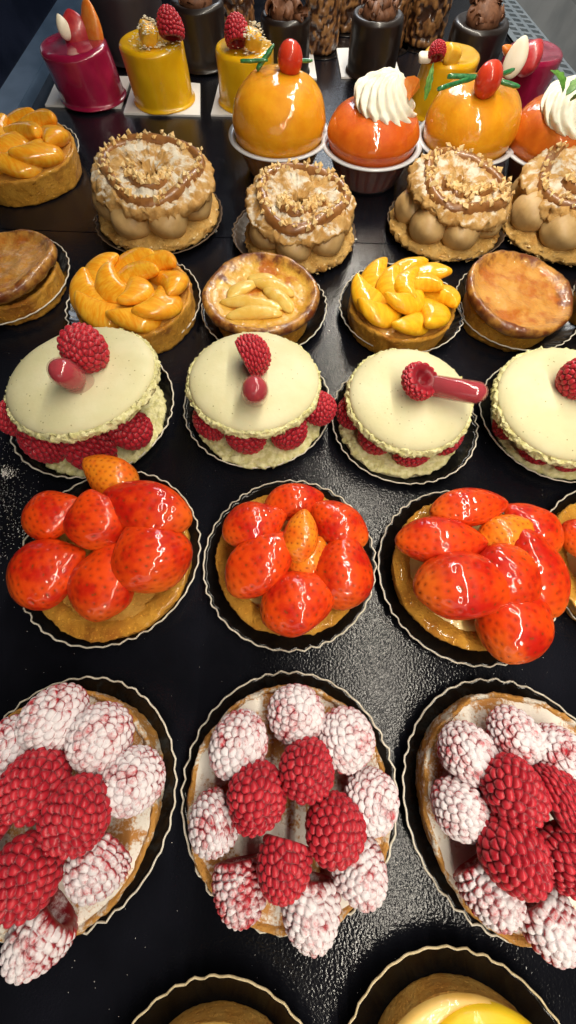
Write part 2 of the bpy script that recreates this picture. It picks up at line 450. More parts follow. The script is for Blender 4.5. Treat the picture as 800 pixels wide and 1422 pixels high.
def strawberry_mesh(seed, L=3.6, W=2.9, flat=.8, p=1.45):
    rg = np.random.default_rng(seed)
    na, nt = 84, 104
    prof = []
    for k in range(na+1):
        s = k/na
        r = W/2*max(0, math.sin(PI*min(1, s**p)))**.54 if 0 < k < na else 0.0
        prof.append((r, L*(.5-s)))
    V, F = lathe(prof, nt)
    along = np.clip(.5-V[:, 2]/L, 0, 1)
    cs = []; arc = 0; last = -.1; ds = .40
    for k in range(1, na):
        arc += math.dist(prof[k], prof[k-1])
        if arc-last >= ds*.8:
            last = arc; r, z = prof[k]; n = max(2, round(2*PI*r/ds)); ph = rg.random()*6
            for j in range(n):
                a = 2*PI*j/n+ph+rg.normal()*.08
                cs.append((r*math.cos(a), r*math.sin(a), z+rg.normal()*.03))
    cs = np.array(cs)
    d = np.linalg.norm(V[:, None, :]-cs[None], axis=2).min(1)
    seed_a = np.clip(1.25-d/.042, 0, 1)
    dim = np.exp(-(d/.08)**2)
    nrm = V/(np.linalg.norm(V, axis=1)[:, None]+1e-9)
    V = V-nrm*(.042*dim-.008*seed_a)[:, None]
    V = jitter(V, .22, .45, 2, seed*5.7)
    V[:, 1] = np.where(V[:, 1] < 0, V[:, 1]*flat*.55, V[:, 1]*flat)
    return make_mesh('strawberry', V, F, MT['straw'], True, {'seed': seed_a, 'dimple': dim, 'along': along})
STRAW = [strawberry_mesh(21, 3.6, 2.9, .85, 1.25), strawberry_mesh(22, 3.6, 2.6, .8, 1.08), strawberry_mesh(23, 3.6, 3.1, .9, 1.35)]

def mandarin_mesh(seed, L=3.2, W=2.05, T=.95):
    V, F = ellipsoid(1, 1, 1, 40, 26)
    V = V[:, [2, 0, 1]]
    x, y, z = V[:, 0], V[:, 1], V[:, 2]
    blunt = (1-x**2).clip(1e-4)**-.13
    y = y*blunt; z = z*blunt
    Y = np.where(y > 0, y, y*.42)*W*.60
    Y = Y-.30*(x**2)*W
    Z = z*T/2*(1-.30*np.clip(-y, 0, 1))*(1+.20*np.clip(y, 0, 1))
    V = np.stack([x*L/2, Y, Z], 1)
    V = jitter(V, .08, .8, 2, seed*2.3)
    return make_mesh('mandarin_segment', V, F, MT['mandarin'])
MAND = [mandarin_mesh(s) for s in (1, 2, 3)]

PLATE_N = 38
def plate_meshes(seed, Rp=5.25, n=PLATE_N, rise=.70, amp=.022):
    rg = np.random.default_rng(seed)
    nt = n*8
    rs = [0, .3*Rp, .6*Rp, .76*Rp, .80*Rp, .84*Rp, .88*Rp, .92*Rp, .96*Rp, Rp]
    th = np.arange(nt)*2*PI/nt
    warp = .10*np.sin(2*th+rg.random()*6)+.07*np.sin(3*th+rg.random()*6)
    ph = rg.random()*6
    ampj = amp*(1+.5*np.sin(th*5+ph)+.3*np.sin(th*9+ph*2))
    rows = []
    for r in rs:
        f = max(0, (r/Rp-.78)/.22)
        z = .05+rise*f**1.4*(1+warp)+np.cos(n*th+.6*np.sin(4*th+ph))*ampj*1.4*f
        rr = r*(1+.010*f*np.cos(n*th+.6*np.sin(4*th+ph)+.5)*(ampj/amp)+.012*f*warp)
        rows.append(np.stack([rr*np.cos(th), rr*np.sin(th), z], 1))
    V = [np.array([[0, 0, .05]])]+rows[1:]
    top = np.vstack(V); bot = top-np.array([0, 0, .035])
    N = len(top); F = []
    for o, flip in ((0, False), (N, True)):
        for k in range(nt):
            q = (o, o+1+k, o+1+(k+1) % nt); F.append(q[::-1] if flip else q)
        for i in range(len(rs)-2):
            for k in range(nt):
                a = o+1+i*nt; b = a+nt; k2 = (k+1) % nt
                q = (a+k, b+k, b+k2, a+k2); F.append(q[::-1] if flip else q)
    a = 1+(len(rs)-2)*nt
    for k in range(nt):
        k2 = (k+1) % nt; F.append((a+k, a+N+k, a+N+k2, a+k2))
    base = (np.vstack([top, bot]), F)
    edge = tube(rows[-1][::2]+np.array([0, 0, -.01]), .048, 6, True)
    return base, edge
PL = [plate_meshes(s) for s in (3, 4, 5)]
PLM = {}
def plate(label, px, py, wpx, k=0, group='black fluted paper plates under the cakes', mk='plate', me='edge', edge_scale=1, z=.55, rot=None):
    c, t = P(px, py, z)
    sc = wpx*t/10.7
    o = thing('paper_plate', label, 'paper plate', (c[0], c[1], 0), group)
    o.rotation_euler.z = random.random()*6 if rot is None else rot
    key = (k % 3, mk, me)
    if key not in PLM:
        b, e = PL[k % 3]
        PLM[key] = (make_mesh('plate_base', *b, MT[mk]), make_mesh('plate_edge', *e, MT[me]))
    for nm, m in zip(('fluted_base', 'rim_edge'), PLM[key]):
        q = link(nm, m, o); q.scale = (sc, sc, 1)
    return o, c[:2]

def add_rasp(root, px, py, z, wpx, lpx, ang, el, mat='rasp', var=0, roll=None, name='raspberry'):
    """root: thing that carries it. wpx x lpx: its width and length as seen"""
    c, t = P(px, py, z)
    v = RASP[var % 4]; L0, W0 = ((2.75,2.25),(2.6,2.3),(2.95,2.2),(2.7,2.15))[var % 4]
    w = wpx*t/(W0+.22); w *= 1.06 if mat == 'rasp_dust' else 1.12; l = w*.22+(.58 if mat != 'rasp_dust' else .47 if el > 30 else .60)*lpx*t/(L0+.2)
    el = R(min(82, el*1.25) if mat == 'rasp_dust' and el > 30 else el)
    rot = basis(R(ang), el, random.random()*6 if roll is None else roll)
    loc = Vector(c)-root.location/S
    o = link(name, v, root, mtx=root_inv(root) @ place(loc, rot, (w, w, l)), mat=MT[mat])
    if mat == 'rasp_dust': o['label'] = 'raspberry thickly dusted with icing sugar'
    if mat == 'rasp_half': o['label'] = 'raspberry lightly dusted with icing sugar'
    return o
def root_inv(root):
    return root.rotation_euler.to_matrix().to_4x4().inverted()

def add_straw(root, px, py, z, lpx, wpx, ang, el=0, var=0, mat='straw', roll=0):
    c, t = P(px, py, z)
    l = 1.12*lpx*t/3.6; w = 1.11*wpx*t/(2.9, 2.6, 3.1)[var % 3]
    rot = basis(R(ang), R(el), R(roll))
    o = link('strawberry', STRAW[var % 3], root, mtx=place(Vector(c)-root.location/S, rot, (w, (w+l)/2*.84, l)), mat=MT[mat])
    if mat == 'straw_or': o['label'] = 'paler orange strawberry'
    return o

def shell_mesh(Rt, H, seed, Rb=None, wall=.42, depth=.5, rough=.09, lip=0.0, n=170):
    Rb = Rb or Rt*.93
    pts = [(0, 0), (Rb*.7, 0), (Rb-.08, 0), (Rb, .06)]
    for k in range(1, 9): pts.append((Rb+(Rt-Rb)*k/9+lip*max(0, (k/9-.65)/.35)**2, H*k/9))
    pts += [(Rt+lip, H-.10), (Rt+lip-.06, H), (Rt-wall*.5, H+.04), (Rt-wall, H-.04), (Rt-wall-.1, H-depth), (Rt*.6, H-depth), (0, H-depth)]
    V, F = lathe(pts, n)
    d = jitter(V, rough*1.3, 4.0, 3, seed*7.7); e = jitter(V, rough*2.0, .6, 2, seed*3.3)
    V2 = d+(e-V); V2[:, 2] = np.where(V[:, 2] < .01, V[:, 2], V2[:, 2])
    return V2, F
def disc_mesh(Rd, z, dome, seed, rough=.05, nr=26, n=90):
    pts = [(Rd*(1-k/nr), z+dome*(1-(1-k/nr)**2)) for k in range(nr)]+[(0, z+dome)]
    V, F = lathe([(Rd, z-.25)]+pts, n)
    rim = np.hypot(V[:, 0], V[:, 1])/Rd
    V[:, 2] += fbm(V, 1.1, 4, seed*9.1)*rough
    return V, F, rim

# ------------------------------------------------------------------ THE SETTING: shelf and case
sa, sb = P(55, 320)[0], P(490, 337)[0]
slope = (sb[1]-sa[1])/(sb[0]-sa[0])
def seam_y(x): return sa[1]+slope*(x-sa[0])
XL, XR = -60.0, 60.0
def slab(x0, x1, ya0, ya1, yb0, yb1, z0, z1):
    V = np.array([(x0,ya0,z0),(x1,ya1,z0),(x1,yb1,z0),(x0,yb0,z0),(x0,ya0,z1),(x1,ya1,z1),(x1,yb1,z1),(x0,yb0,z1)], float)
    return V, [(3,2,1,0),(4,5,6,7),(0,1,5,4),(1,2,6,5),(2,3,7,6),(3,0,4,7)]
structure('shelf', slab(XL, XR, -60, -60, seam_y(XL)-.06, seam_y(XR)-.06, -2, 0), MT['shelf'])
structure('shelf', slab(XL, XR, seam_y(XL)+.06, seam_y(XR)+.06, 150, 150, -2, 0), MT['shelf'])

# side ledge and dark side of the case
def along(p0, p1, z, ext0, ext1):
    a, b = P(*p0, z)[0], P(*p1, z)[0]
    d = (b-a)/np.linalg.norm(b-a)
    return a-d*ext0, b+d*ext1
a0, a1 = along((30, 140), (105, 5), 1.0, 40, 40)
b0, b1 = along((0, 125), (80, 0), 1.0, 40, 40)
rail = thing('case_rail', 'blue grey metal rail along the side of the shelf beside the purple cake', 'rail', (a0[0], a0[1], 0))
off = np.array([a0[0], a0[1], 0])
def strip(pts_a, pts_b, z0, z1, o):
    V = np.array([[*pts_a[0][:2], z0],[*pts_a[1][:2], z0],[*pts_b[1][:2], z0],[*pts_b[0][:2], z0],[*pts_a[0][:2], z1],[*pts_a[1][:2], z1],[*pts_b[1][:2], z1],[*pts_b[0][:2], z1]])-o
    return V, [(3,2,1,0),(4,5,6,7),(0,1,5,4),(1,2,6,5),(2,3,7,6),(3,0,4,7)]
part('ledge', strip((a0, a1), (b0, b1), .92, 1.02, off), MT['rail'], rail, False)
part('riser', strip((a0+[.02,0,0], a1+[.02,0,0]), (a0-[.15,0,0], a1-[.15,0,0]), 0.0, .91, off), MT['rail'], rail, False)
sp_ = thing('case_wall', 'dark blue glossy side panel of the display case behind the rail', 'panel', (b0[0], b0[1], 0))
c0, c1 = b0-[3, 0, 0], b1-[3, 0, 0]
V = np.array([[*b0[:2], 1.0],[*b1[:2], 1.0],[c1[0]-6, c1[1], 30],[c0[0]-6, c0[1], 30],[b0[0]-1, b0[1], 1.0],[b1[0]-1, b1[1], 1.0],[c1[0]-7, c1[1], 30],[c0[0]-7, c0[1], 30]])-np.array([b0[0], b0[1], 0])
part('panel', (V, [(0,1,2,3),(7,6,5,4),(0,4,5,1),(3,2,6,7),(1,5,6,2),(0,3,7,4)]), MT['panel'], sp_, False)
d0, d1 = c0+[-1.2, 0, 0], c1+[-1.2, 0, 0]
part('trim_bar', tube([[d0[0]-b0[0], 0, 17], [d1[0]-b0[0], d1[1]-b0[1], 17]], .5, 8), MT['rail'], sp_)

# perforated vent and grey wall on the other side
va0, va1 = along((716, 62), (680, 12), .3, 30, 40)
vb0, vb1 = along((786, 80), (728, 10), .3, 30, 40)
vent = thing('air_vent', 'perforated steel air vent strip beside the back row of cakes', 'vent', (va0[0], va0[1], 0))
def vent_mesh():
    V, F = [], []
    n = 52; m = 3
    def pt(u, v, z):
        a = va0*(1-u)+va1*u; b = vb0*(1-u)+vb1*u; p = a*(1-v)+b*v
        return np.array([p[0]-va0[0], p[1]-va0[1], z])
    for i in range(n):
        for j in range(m):
            u0, u1 = i/n, (i+1)/n; v0, v1 = .10+.8*j/m, .10+.8*(j+1)/m
            o = .0
            hu0, hu1 = u0+(u1-u0)*.2, u1-(u1-u0)*.2; hv0, hv1 = v0+(v1-v0)*.17, v1-(v1-v0)*.17
            b = len(V)
            V += [pt(u0,v0,.32), pt(u1,v0,.32), pt(u1,v1,.32), pt(u0,v1,.32), pt(hu0,hv0,.32), pt(hu1,hv0,.32), pt(hu1,hv1,.32), pt(hu0,hv1,.32)]
            V += [pt(hu0,hv0,.1), pt(hu1,hv0,.1), pt(hu1,hv1,.1), pt(hu0,hv1,.1)]
            for k in range(4):
                k2 = (k+1) % 4
                F.append((b+k, b+k2, b+4+k2, b+4+k)); F.append((b+4+k, b+4+k2, b+8+k2, b+8+k))
    for v0, v1 in ((0, .10), (.90, 1.0)):
        b = len(V); V += [pt(0,v0,.32), pt(1,v0,.32), pt(1,v1,.32), pt(0,v1,.32)]; F.append((b, b+1, b+2, b+3))
    return np.array(V), F
part('perforated_strip', vent_mesh(), MT['vent'], vent, False)
part('duct', strip((va0, va1), (vb0, vb1), .02, .08, np.array([va0[0], va0[1], 0])), MT['dark'], vent, False)
wall = thing('case_wall', 'pale grey translucent side wall rising behind the air vent', 'wall', (vb0[0], vb0[1], 0))
o = np.array([vb0[0], vb0[1], 0])
V = np.array([[*vb0[:2], 0],[*vb1[:2], 0],[vb1[0]+5, vb1[1], 30],[vb0[0]+5, vb0[1], 30],[vb0[0]+1, vb0[1], 0],[vb1[0]+1, vb1[1], 0],[vb1[0]+6, vb1[1], 30],[vb0[0]+6, vb0[1], 30]])-o
part('wall_panel', (V, [(0,1,2,3),(7,6,5,4),(0,4,5,1),(3,2,6,7),(1,5,6,2),(0,3,7,4)]), MT['glasswall'], wall, False)
V = np.array([[*vb0[:2], .3],[*vb1[:2], .3],[vb1[0]+.9, vb1[1], 3.2],[vb0[0]+.9, vb0[1], 3.2]])-o
ed = V+np.array([-.4, 0, 0])
part('skirting', (np.vstack([ed, V]), [(0,1,2,3),(7,6,5,4),(0,4,5,1),(3,2,6,7),(1,5,6,2),(0,3,7,4)]), MT['glasswall'], wall, False)

# ------------------------------------------------------------------ raspberry tarts
def rasp_tart(label, plabel, px, py, wpx, dusted, reds, k):
    po, c = plate(plabel, px, py, wpx, k)
    root = thing('raspberry_tart', label, 'tart', (c[0], c[1], .06), 'raspberry tarts dusted with icing sugar')
    part('crust', shell_mesh(4.5, 1.75, k+1, wall=.22, depth=.3), MT['crust_sugar'], root)
    V, F, rim = disc_mesh(4.36, 1.62, .12, k+2, .12)
    part('filling', (V, F), MT['sugar_filling'], root)
    for i, (x, y, z, w, l, an, el, mt) in enumerate(dusted): add_rasp(root, x, y, z, w, l, an, el, mt, i+k)
    for i, (x, y, z, w, l, an, el) in enumerate(reds): add_rasp(root, x, y, z, w, l, an, el, 'rasp', i+k+1)
D_, H_ = 'rasp_dust', 'rasp_half'
rasp_tart('raspberry tart cut by the photo edge below the seven strawberry tart', 'black fluted plate under the raspberry tart below the seven strawberry tart', 99, 1102, 298,
  [(71,996,2.9,86,92,80,55,D_),(140,1025,2.9,86,92,50,60,D_),(184,1084,2.9,84,90,-20,72,D_),(137,1200,2.9,86,112,240,35,D_),(57,1295,2.7,84,118,232,15,D_),(14,1036,2.9,80,88,120,60,D_),(-40,1110,2.9,84,92,180,50,D_),(-35,1230,2.8,84,100,220,40,D_)],
  [(47,1089,3.6,84,104,55,12),(111,1126,3.7,86,106,52,15),(38,1215,3.8,90,122,68,12),(-14,1150,3.5,80,90,150,20)], 0)
rasp_tart('raspberry tart with four red raspberries ringed by eight sugared ones, whole in view', 'black fluted plate under the raspberry tart that shows whole, with eight sugared berries', 402, 1094, 298,
  [(410,990,2.9,77,84,85,55,D_),(482,1024,2.9,80,90,50,52,D_),(516,1108,2.8,78,96,0,45,D_),(500,1208,2.7,74,104,290,25,D_),(430,1256,2.7,82,116,262,18,D_),(336,1228,2.7,74,110,282,18,H_),(298,1142,2.8,76,100,205,40,D_),(328,1034,2.9,82,90,130,55,D_)],
  [(356,1103,3.6,80,98,105,25),(426,1066,3.6,74,94,105,25),(462,1148,3.7,80,98,115,22),(396,1200,3.7,70,106,258,20)], 1)
rasp_tart('raspberry tart with one sugared raspberry showing bare red drupelets at its tip', 'black fluted plate touching the photo edge under a raspberry tart', 706, 1106, 300,
  [(650,1045,2.9,77,88,140,55,D_),(717,1020,2.9,73,80,85,60,D_),(640,1123,2.9,78,94,215,50,D_),(776,1050,2.9,76,84,60,60,D_),(680,1229,2.7,82,114,300,22,D_),(760,1274,2.7,80,108,302,15,D_),(832,1090,2.8,78,92,0,50,D_),(845,1180,2.8,78,100,320,40,D_)],
  [(712,1094,3.7,80,108,128,15),(777,1107,3.6,72,84,20,20),(712,1185,3.8,86,106,158,12),(785,1192,3.6,78,98,100,15)], 2)

# ------------------------------------------------------------------ strawberry tarts
def straw_tart(label, plabel, px, py, wpx, spx, spy, swpx, fruits, k, cream=True):
    po, c = plate(plabel, px, py, wpx, k+1)
    c2, t = P(spx, spy, 1.4)
    Rt = swpx*t/2
    root = thing('strawberry_tart', label, 'tart', (c2[0], c2[1], .06), 'glazed strawberry tarts')
    part('crust', shell_mesh(Rt, 1.4, k+11, wall=1.0 if cream else 1.1, depth=.35), MT['crust_glazed'], root)
    V, F, rim = disc_mesh(Rt-.75, 1.2 if cream else 1.3, .35, k+5, .22)
    part('custard' if cream else 'filling', (V, F), MT['custard' if cream else 'frangipane'], root)
    for f in fruits: add_straw(root, *f)
straw_tart('strawberry tart piled with seven whole red strawberries beside spilled sugar', 'black fluted plate under the tart of seven whole strawberries beside spilled sugar', 155, 767, 250, 158, 775, 216, [
  (145,803,2.7,108,88,82,8,0,'straw',0),(70,794,2.7,98,88,28,5,2,'straw',0),(211,766,3.0,100,94,118,12,2,'straw',10),(131,722,3.6,82,80,95,35,0,'straw',0),
  (75,713,2.9,78,72,25,10,0,'straw',0),(204,706,3.3,118,74,160,8,1,'straw',0),(152,662,3.0,80,58,150,20,0,'straw_or',0)], 0, False)
straw_tart('strawberry tart with a curled orange strawberry in its middle and cream squeezing out', 'black fluted plate under the tart whose middle strawberry is orange', 402, 777, 240, 404, 774, 208, [
  (416,832,2.8,110,84,26,8,0,'straw',0),(478,790,2.7,98,76,80,8,2,'straw',0),(362,782,3.0,106,74,40,10,1,'straw',0),(354,727,3.0,88,66,18,8,0,'straw',0),
  (408,697,2.7,78,50,10,5,1,'straw',0),(470,728,2.8,84,58,140,8,1,'straw',0),(418,745,3.5,70,46,80,20,1,'straw_or',0),(428,775,2.6,70,56,60,10,0,'straw_or',0)], 1)
straw_tart('strawberry tart with the largest strawberry laid across its front over a bare crust rim', 'black fluted plate under the tart topped by the largest strawberry', 645, 794, 244, 652, 791, 212, [
  (650,810,3.3,142,92,4,4,0,'straw',0),(700,805,3.3,104,90,215,8,0,'straw',0),(714,856,2.8,120,90,62,8,0,'straw',0),(613,752,2.9,114,64,-5,6,1,'straw',0),(651,705,3.0,98,52,5,6,1,'straw',0),
  (735,735,2.7,84,70,130,8,0,'straw',0),(702,744,3.0,76,56,20,15,1,'straw_or',0),(744,794,3.2,116,70,100,12,1,'straw',0)], 2)
straw_tart('strawberry tart mostly out of the photo, only its crumbly rim and yellow cream in view', 'black fluted plate mostly out of the photo under a strawberry tart', 873, 786, 244, 873, 786, 214, [
  (812,748,2.7,60,60,20,5,0,'straw',0),(880,740,2.7,90,70,90,5,1,'straw',0),(880,820,2.8,110,84,200,5,0,'straw',0),(850,775,2.9,70,60,30,10,1,'straw',0)], 3)

# ------------------------------------------------------------------ macarons
def macaron_shell(Rm, H, seed, flip=False):
    pr = []
    for k in range(33):
        a = k/32
        r = Rm*.955*math.sin(a*PI/2)**.8 if k else 0
        z = H*max(0, 1-(r/Rm/.955)**3.4)**.55
        pr.append((r, z))
    pr += [(Rm*.955, -.04), (Rm*.93, -.10), (Rm*.5, -.10), (0, -.10)]
    V, F = lathe(pr, 96)
    V = jitter(V, .05, .5, 2, seed)
    ft = []
    for k in range(13):
        a = PI*k/12-PI/2
        ft.append((Rm*.965+.15*math.cos(a), -.26+.26*math.sin(a)))
    fV, fF = lathe([(Rm*.5, -.54)]+ft+[(Rm*.5, -.02)], 220)
    m = np.hypot(fV[:, 0], fV[:, 1]) > Rm*.8
    d = jitter(fV, .20, 5.5, 2, seed+5)
    fV = np.where(m[:, None], d, fV)
    if flip:
        V = V*[1, 1, -1]; fV = fV*[1, 1, -1]
    return (V, F), (fV, fF)
def macaron(label, plabel, plate_px, disc, ztop, tilt, berries, tops, k, low=None):
    po, c = plate(plabel, *plate_px, k)
    cc, t = P(disc[0], disc[1], ztop-.8)
    Rm = disc[2]*t/2
    lc = P(low[0], low[1], 1.0)[0] if low else np.array([c[0], c[1], 0])
    root = thing('macaron', label, 'macaron', (lc[0], lc[1], .06), 'large pistachio macarons with raspberries')
    rl = np.array(root.location)/S
    Rb = Rm*1.03
    q = part('bottom_shell', lathe([(0, .02), (Rb*.80, .02), (Rb*.93, .14), (Rb*.97, .36), (Rb*.95, .5), (0, .5)], 96), MT['macaron'], root)
    eV, eF = lathe([(0, .48), (Rb*.5, .46), (Rb*.9, .46), (Rb*.985, .52), (Rb*1.0, .62), (Rb*.985, .74), (Rb*.95, .82)]+[(Rb*f, .84) for f in (.92, .88, .8, .7, .5)]+[(0, .84)], 200)
    mm = np.clip((np.hypot(eV[:, 0], eV[:, 1])/Rb-.72)/.2, .12, 1)[:, None]
    part('ruffled_foot', (eV+(jitter(eV, .26, 3.0, 3, k*3.3)-eV)*mm, eF), MT['foot'], q)
    zin = .9
    gap = (ztop-1.35)-zin
    part('cream', lathe([(0, zin-.2), (Rm*.48, zin-.2), (Rm*.52, zin+gap*.5), (Rm*.48, zin+gap+.2), (0, zin+gap+.2)], 48), MT['mcream'], root)
    (sv, sf), (fv, ff) = macaron_shell(Rm, .74, k*3.3+2)
    mt = Matrix.Translation(Vector((cc[0]-rl[0], cc[1]-rl[1], ztop-.80-rl[2]))*S) @ Euler((R(tilt[0]), R(tilt[1]), random.random()*.5), 'XYZ').to_matrix().to_4x4()
    q = link('top_shell', make_mesh('top_shell', sv, sf, MT['macaron']), root, mtx=mt)
    part('ruffled_foot', (fv, ff), MT['foot'], q)
    for i, b in enumerate(berries): add_rasp(root, *b, 'rasp', i+k)
    for i, b in enumerate(tops): add_rasp(root, *b, 'rasp', i+k+1)
    return root
macaron('tallest macaron with a pipette leaning against its raspberry and plump raspberries under the lid', 'black fluted plate under the tallest macaron', (130,566,226), (114,523,212), 5.3, (-6,-2),
  [(58,612,2.2,62,62,230,20),(122,622,2.1,66,62,270,20),(182,597,2.2,56,56,310,20),(24,580,2.3,52,56,190,20)],
  [(118,484,6.2,58,76,-35,10)], 0, (134,575))
macaron('macaron with a broken crumbly lower shell and a pipette standing upright', 'black fluted plate under the macaron with the broken lower shell', (358,562,204), (353,526,187), 4.3, (-3,2),
  [(444,567,2.2,44,56,330,25),(402,600,1.8,52,48,300,10),(340,606,1.8,56,50,260,10),(290,585,1.8,50,50,210,10)],
  [(352,494,5.1,54,58,20,14)], 1, (360,570))
macaron('macaron with a hollow raspberry threaded on a pipette lying flat', 'black fluted plate with glinting ridges under the macaron whose pipette lies flat', (560,584,202), (569,552,176), 3.8, (2,1),
  [(488,572,1.7,44,50,180,10),(524,606,1.7,52,50,240,10),(575,626,1.6,52,48,280,10),(620,610,1.6,46,46,320,10)],
  [(582,531,4.7,52,40,150,-68)], 2, (556,585))
macaron('macaron cut by the photo edge, raspberry on top and three raspberries peeking out', 'black fluted plate under the macaron cut by the photo edge', (768,580,206), (785,558,190), 4.2, (3,-3),
  [(710,588,1.9,44,50,200,15),(752,620,1.9,54,52,250,15),(796,632,1.8,48,48,280,10)],
  [(806,523,5.0,56,60,190,12)], 3, (775,585))

def pipette(label, p0, p1, rad, fill=.4):
    """p0: point where it enters the cake (px, py, z); p1: bulb end"""
    a, b = P(*p0)[0], P(*p1)[0]
    L = np.linalg.norm(b-a); d = (b-a)/L
    root = thing('pipette', label, 'pipette', a, 'plastic pipettes of raspberry coulis')
    az, el = math.atan2(d[1], d[0]), math.asin(d[2])
    mt = basis(az, el).to_4x4()
    pr = [(0, -.6), (rad*.3, -.58), (rad*.35, -.2), (rad*.85, 0), (rad, .15), (rad, L-rad*1.5)]
    pr += [(rad*math.cos(q*PI/16), L-rad*1.5+.3+rad*1.1*math.sin(q*PI/16)) for q in range(8)]+[(0, L-.4*rad+.3)]
    link('plastic_tube', make_mesh('plastic_tube', *lathe(pr, 32), MT['pip']), root, mtx=mt)
    r2 = rad*.93
    lo = L*fill
    pr = [(0, lo), (r2, lo+.05), (r2, L-rad*1.5)]+[(r2*math.cos(q*PI/16), L-rad*1.5+.28+r2*1.1*math.sin(q*PI/16)) for q in range(8)]+[(0, L-.65*rad+.3)]
    link('coulis', make_mesh('coulis', *lathe(pr, 32), MT['coulis']), root, mtx=mt)
    return root
pipette('pink pipette of red coulis leaning out of the tallest macaron beside its raspberry', (122,538,4.9), (72,507,7.3), .72, .38)
pipette('pipette standing upright in the macaron with the broken shell, red bulb on top', (354,549,4.2), (354,537,6.3), .76, .4)
pipette('long pink pipette lying flat from the hollow raspberry over the macaron edge', (596,535,4.5), (676,548,4.9), .62, .05)

# ------------------------------------------------------------------ mandarin tarts
def mand_tart(label, plabel, plate_px, top, wpx, segs, k, mat='mandarin'):
    plate(plabel, *plate_px, k)
    c, t = P(top[0], top[1], 2.3); Rt = wpx*t/2
    root = thing('mandarin_tart', label, 'tart', (c[0], c[1], .06), 'glazed mandarin tarts')
    part('crust', shell_mesh(Rt, 2.0, k+31, Rb=Rt*.95, wall=.35), MT['crust_glazed'], root)
    V, F, rim = disc_mesh(Rt-.3, 1.9, .25, k+7, .1)
    part('filling', (V, F), MT['frangipane'], root)
    rl = np.array(root.location)/S
    for i, (rad, az, turn, tilt, z, sc) in enumerate(segs):
        loc = (rad*Rt*math.cos(R(az)), rad*Rt*math.sin(R(az)), z)
        rot = (Matrix.Rotation(R(az+turn), 3, 'Z') @ Matrix.Rotation(R(-tilt), 3, 'Y') @ Matrix.Rotation(R(-8), 3, 'X'))
        link('mandarin_segment', MAND[i % 3], root, mtx=place(loc, rot, (sc*Rt/4, sc*Rt/4, sc*Rt/4)), mat=MT[mat])
def rosette(n, a0, rad, turn, inner):
    return [(rad, a0+360*q/n+6*math.sin(q*2.3), turn+9*math.sin(q*1.7), 15, 2.35+.08*math.sin(q*3), 1.18+.06*math.sin(q*2)) for q in range(n)]+inner
pin = rosette(8, 15, .62, -66, [(.20, 70, -50, 12, 2.75, 1.08), (.22, 190, -60, 12, 2.75, 1.05), (.2, 310, -40, 10, 2.8, 1.0)])
pin2 = rosette(8, 0, .60, -35, [(.25, 30, -40, 14, 2.85, 1.1), (.25, 150, -50, 12, 2.8, 1.05), (.25, 265, -60, 12, 2.85, 1.05), (.05, 80, 0, 5, 3.2, .9)])
pin3 = rosette(8, 20, .60, -66, [(.20, 40, -50, 10, 2.75, 1.15), (.22, 160, -50, 10, 2.75, 1.1), (.2, 290, -40, 10, 2.75, 1.1)])
mand_tart('orange mandarin tart above the tallest macaron, segments in a pinwheel', 'black fluted plate under the orange mandarin tart above the tallest macaron', (187,421,186), (183,404), 164, pin, 0)
mand_tart('bright yellow mandarin tart next to the pale apple tart', 'black fluted plate under the bright yellow mandarin tart', (556,428,172), (561,414), 148, pin2, 1, 'mandarin_y')
mand_tart('mandarin tart at the photo edge below the purple cake', 'black fluted plate at the photo edge under the mandarin tart below the purple cake', (22,215,176), (20,203), 158, pin3, 2)

# ------------------------------------------------------------------ baked tarts
def baked_tart(label, plabel, plate_px, top, wpx, k, topmat, name, cat, lip=.22, tilt=(0,0), pears=0, crust='crust_dark', H=2.3):
    plate(plabel, *plate_px, k)
    c, t = P(top[0], top[1], H); Rt = wpx*t/2-lip
    root = thing(name, label, cat, (c[0], c[1], .06), 'baked fruit and almond tarts')
    V, F = shell_mesh(Rt*.94, H-.65, k+51, Rb=Rt*.90, wall=.4, depth=.2)
    part('crust', (V, F), MT['crust_glazed'], root)
    # browned lid with a raised uneven rim
    pr = [(0, -.2), (Rt*.8, -.2), (Rt*.98, -.16), (Rt+lip, .12), (Rt+lip*1.1, .44), (Rt+lip*.6, .68), (Rt-.10, .70), (Rt-.42, .44)]
    pr += [(Rt*(1-j/14)-.45*(1-j/14), .22+.05*math.sin(j)) for j in range(1, 14)]+[(0, .24)]
    V, F = lathe(pr, 100)
    rim = np.hypot(V[:, 0], V[:, 1])/Rt
    V = jitter(V, .10, 1.5, 3, k*4.4); V = V+(jitter(V, .16, .45, 1, k*2.1)-V)
    mt = Matrix.Translation(Vector((0, 0, H-.5))*S) @ Euler((R(tilt[0]), R(tilt[1]), 0)).to_matrix().to_4x4()
    q = link('baked_top', make_mesh('baked_top', V, F, MT[topmat], True, {'rim': rim}), root, mtx=mt)
    for j in range(pears):
        n = 26
        Lp = Rt*1.15; path = []
        for s in range(n+1):
            f = s/n-.5
            path.append([f*Lp*(1, .8, .7, .5, .9, .6)[j], -.5*f*f*2.4, 0])
        path = np.array(path); rad = .62*np.sqrt(np.clip(1-(2*np.linspace(-.5, .5, n+1))**2, 0.02, 1))
        V2, F2 = tube(path, rad, 14); V2[:, 2] *= .55; V2 = jitter(V2, .08, 1.2, 2, j)
        pos = [(-.7, -.9), (.9, .8), (1.4, -.5), (.1, 1.6), (-.5, -1.9), (-1.6, .5)][j]
        ro = (-8, -25, -50, -5, 4, 40)[j]
        link('pear_slice', make_mesh('pear_slice', V2, F2, MT['pear']), q, mtx=place((pos[0], pos[1], .36), Matrix.Rotation(R(ro), 3, 'Z')))
    return root
